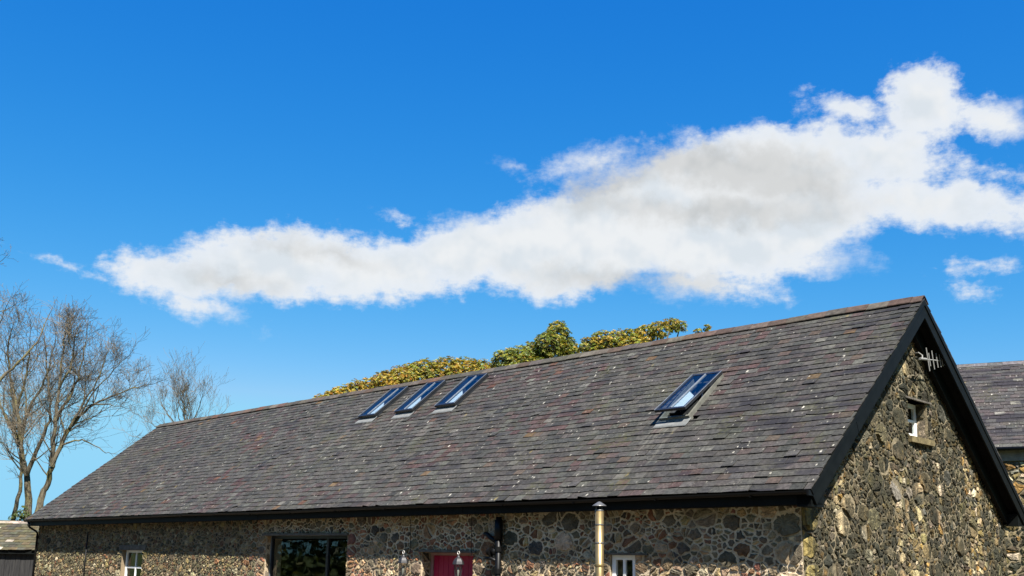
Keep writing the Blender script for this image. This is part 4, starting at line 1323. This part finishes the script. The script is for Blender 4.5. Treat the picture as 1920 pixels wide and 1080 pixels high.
# ------------------------------------------------------------------ leafy evergreens behind the ridge
HEDGE = [(3, (.07, .10, .02)), (3, (.05, .075, .018)), (1, (.11, .12, .025))]
LPAL_GOLD = [(3, (0.3588, 0.2415, 0.0331)), (3, (0.3174, 0.2691, 0.0414)), (2, (0.2208, 0.2139, 0.0386)), (1.2, (0.3312, 0.1725, 0.0304)), (1.2, (0.1173, 0.1270, 0.0276))]
LPAL_GREEN = [(3, (0.2001, 0.2277, 0.0359)), (3, (0.1449, 0.1794, 0.0331)), (2, (0.2829, 0.2622, 0.0442)), (1.2, (0.3312, 0.2553, 0.0414)), (1.4, (0.0828, 0.1104, 0.0276))]
def leafy(name, label, lobes, depth, seed, pal, group, dens=1.0, airy=0.0, cat='tree'):
    rng = random.Random(seed)
    L = []
    for (x, y, r) in lobes:
        c = at(x, y, depth + rng.uniform(-.6, .6))
        L.append((c, r / FPX * depth))
    bx = sum(c.x for c, _ in L) / len(L)
    base = Vector((bx, depth, 0))
    root = tag(empty(name, base), label, cat, group)
    wood = MB(); leaf = MB()
    low = min(c.z for c, _ in L)
    fork = Vector((bx, depth, max(low - 2.2, low * .45)))
    wood.tube([Vector((0, 0, -.05)), Vector((.05, .02, fork.z * .5)), fork - base], [.22, .17, .14], 8, False)
    def rv():
        while True:
            v = Vector((rng.uniform(-1, 1), rng.uniform(-1, 1), rng.uniform(-1, 1)))
            if .05 < v.length < 1: return v.normalized()
    for c, r in L:
        wood.tube([fork - base, fork.lerp(c, .5) + rv() * .15 - base, c - base], [.09, .05, .02], 5, False)
        n = int(980 * dens * (r / .8) ** 2)
        for k in range(n):
            o = rv()
            rr = r * rng.uniform(.45, 1.0) ** .5 * (1 + .18 * mnoise.noise(c + o * 2.3)) * (1 + airy * rng.uniform(-.2, .35))
            p = c + Vector((o.x * rr * 1.12, o.y * rr * 1.1, o.z * rr * .92))
            if airy and rng.random() < airy:
                wood.tube([c.lerp(p, .25) - base, c.lerp(p, .65) + rv() * .05 - base, p - base], [.014, .010, .007], 3, False)
            ax = (o * .7 + Vector((0, 0, .75)) + rv() * .4).normalized()
            u = ax.orthogonal().normalized(); v = ax.cross(u)
            tn = jit(pick(pal, rng), rng, .25)
            m = rng.randint(6, 9); ph = rng.uniform(0, 6.28)
            for j in range(m):
                a = ph + j * 2.4
                d = (u * math.cos(a) + v * math.sin(a)) * rng.uniform(.75, 1.0) + ax * rng.uniform(.1, .75)
                d.normalize()
                sdv = d.cross(ax); sdv = sdv.normalized() if sdv.length > .01 else u
                upv = sdv.cross(d)
                ln, w = rng.uniform(.058, .095), rng.uniform(.015, .024)
                q = p - base + d * .012
                t2 = jit(tn, rng, .2, .08)
                leaf.add([tuple(q), tuple(q + d * ln * .5 + sdv * w + upv * .012), tuple(q + d * ln - upv * .015), tuple(q + d * ln * .5 - sdv * w + upv * .012)],
                         [(0, 2, 1), (0, 3, 2)], t2)
    wood.build('trunk', 'bark', root, True)
    tag(leaf.build('crown', 'leaf', root), kind=None)
    return root
EG = 'evergreen trees behind the ridge of the barn'
leafy('evergreen_tree', 'orange-tinged evergreen, leftmost and lowest behind the ridge above the three skylights',
      [(618, 762, 30), (640, 752, 30), (668, 742, 30), (698, 736, 30), (728, 722, 30), (750, 716, 28), (680, 775, 45), (610, 785, 36)], 37, 31, LPAL_GOLD, EG, 1.0)
leafy('evergreen_tree', 'dense golden-green rounded evergreen behind the ridge between orange and tall ones',
      [(770, 716, 38), (800, 710, 40), (838, 705, 38), (872, 703, 36), (902, 704, 32), (840, 750, 55), (925, 712, 22)], 38, 32, LPAL_GOLD + LPAL_GREEN[:1], EG, 1.0)
leafy('evergreen_tree', 'tallest green evergreen with a knobbly top behind the ridge near its middle',
      [(950, 678, 26), (975, 676, 30), (1004, 668, 30), (1030, 648, 28), (1046, 622, 21), (1058, 648, 22), (1070, 668, 24), (1000, 710, 48)], 37, 33, LPAL_GREEN, EG, 1.1, .25)
leafy('evergreen_tree', 'airy yellow-green evergreen with see-through sprays, rightmost behind the ridge',
      [(1108, 652, 22), (1130, 640, 22), (1158, 640, 24), (1184, 634, 20), (1210, 628, 20), (1236, 618, 18), (1258, 610, 15), (1275, 612, 12), (1310, 622, 6), (1326, 615, 6), (1190, 665, 40)], 36, 34, LPAL_GREEN[:4] + LPAL_GOLD[:2], EG, .8, .5)
# rough growth at the feet of the bare trees
leafy('shrub', 'small scrubby bush at the foot of the bare trees above the shed ridge',
      [(28, 972, 9), (40, 964, 9), (50, 970, 8), (46, 952, 5)], 44.5, 35, HEDGE, None, .35, .6, 'bush')

# ------------------------------------------------------------------ woodland edge round the garden (mirrored in the window at left, rest added to block sky light)
hg = MB(); hr = random.Random(44)
def along(t):      # garden edge: up the left side and an added sweep behind the camera
    P = [(-31, 36), (-31, 14), (-28, -8), (-12, -19), (12, -19), (30, -10), (36, 6)]
    f = t * (len(P) - 1); i = min(int(f), len(P) - 2); f -= i
    return P[i][0] + (P[i + 1][0] - P[i][0]) * f, P[i][1] + (P[i + 1][1] - P[i][1]) * f
for k in range(52000):
    cx = hr.uniform(0, 1) if k < 24000 else hr.uniform(0, .4)
    ex, ey = along(cx)
    c = Vector((ex + hr.uniform(-2.2, 2.2), ey + hr.uniform(-2.2, 2.2), 0))
    h = (9.0 if cx < .18 else 16.0) + 4.0 * mnoise.noise(Vector((cx * 14, 0, 5)))
    c.z = h * hr.random() ** .8
    d = Vector((hr.uniform(-1, 1), hr.uniform(-1, 1), hr.uniform(-.5, 1))).normalized()
    sz = .42 if cx < .4 else 1.0
    d *= sz
    e = d.orthogonal().normalized() * .27 * sz
    hg.add([tuple(c), tuple(c + d * .5 + e), tuple(c + d * 1.05), tuple(c + d * .5 - e)], [(0, 1, 2, 3)], jit(pick(HEDGE, hr), hr, .3))
tag(hg.build('woodland', 'leaf'), 'dense green woodland edge, its unseen sweep behind the camera added to block sky light', 'woodland', None, 'stuff')
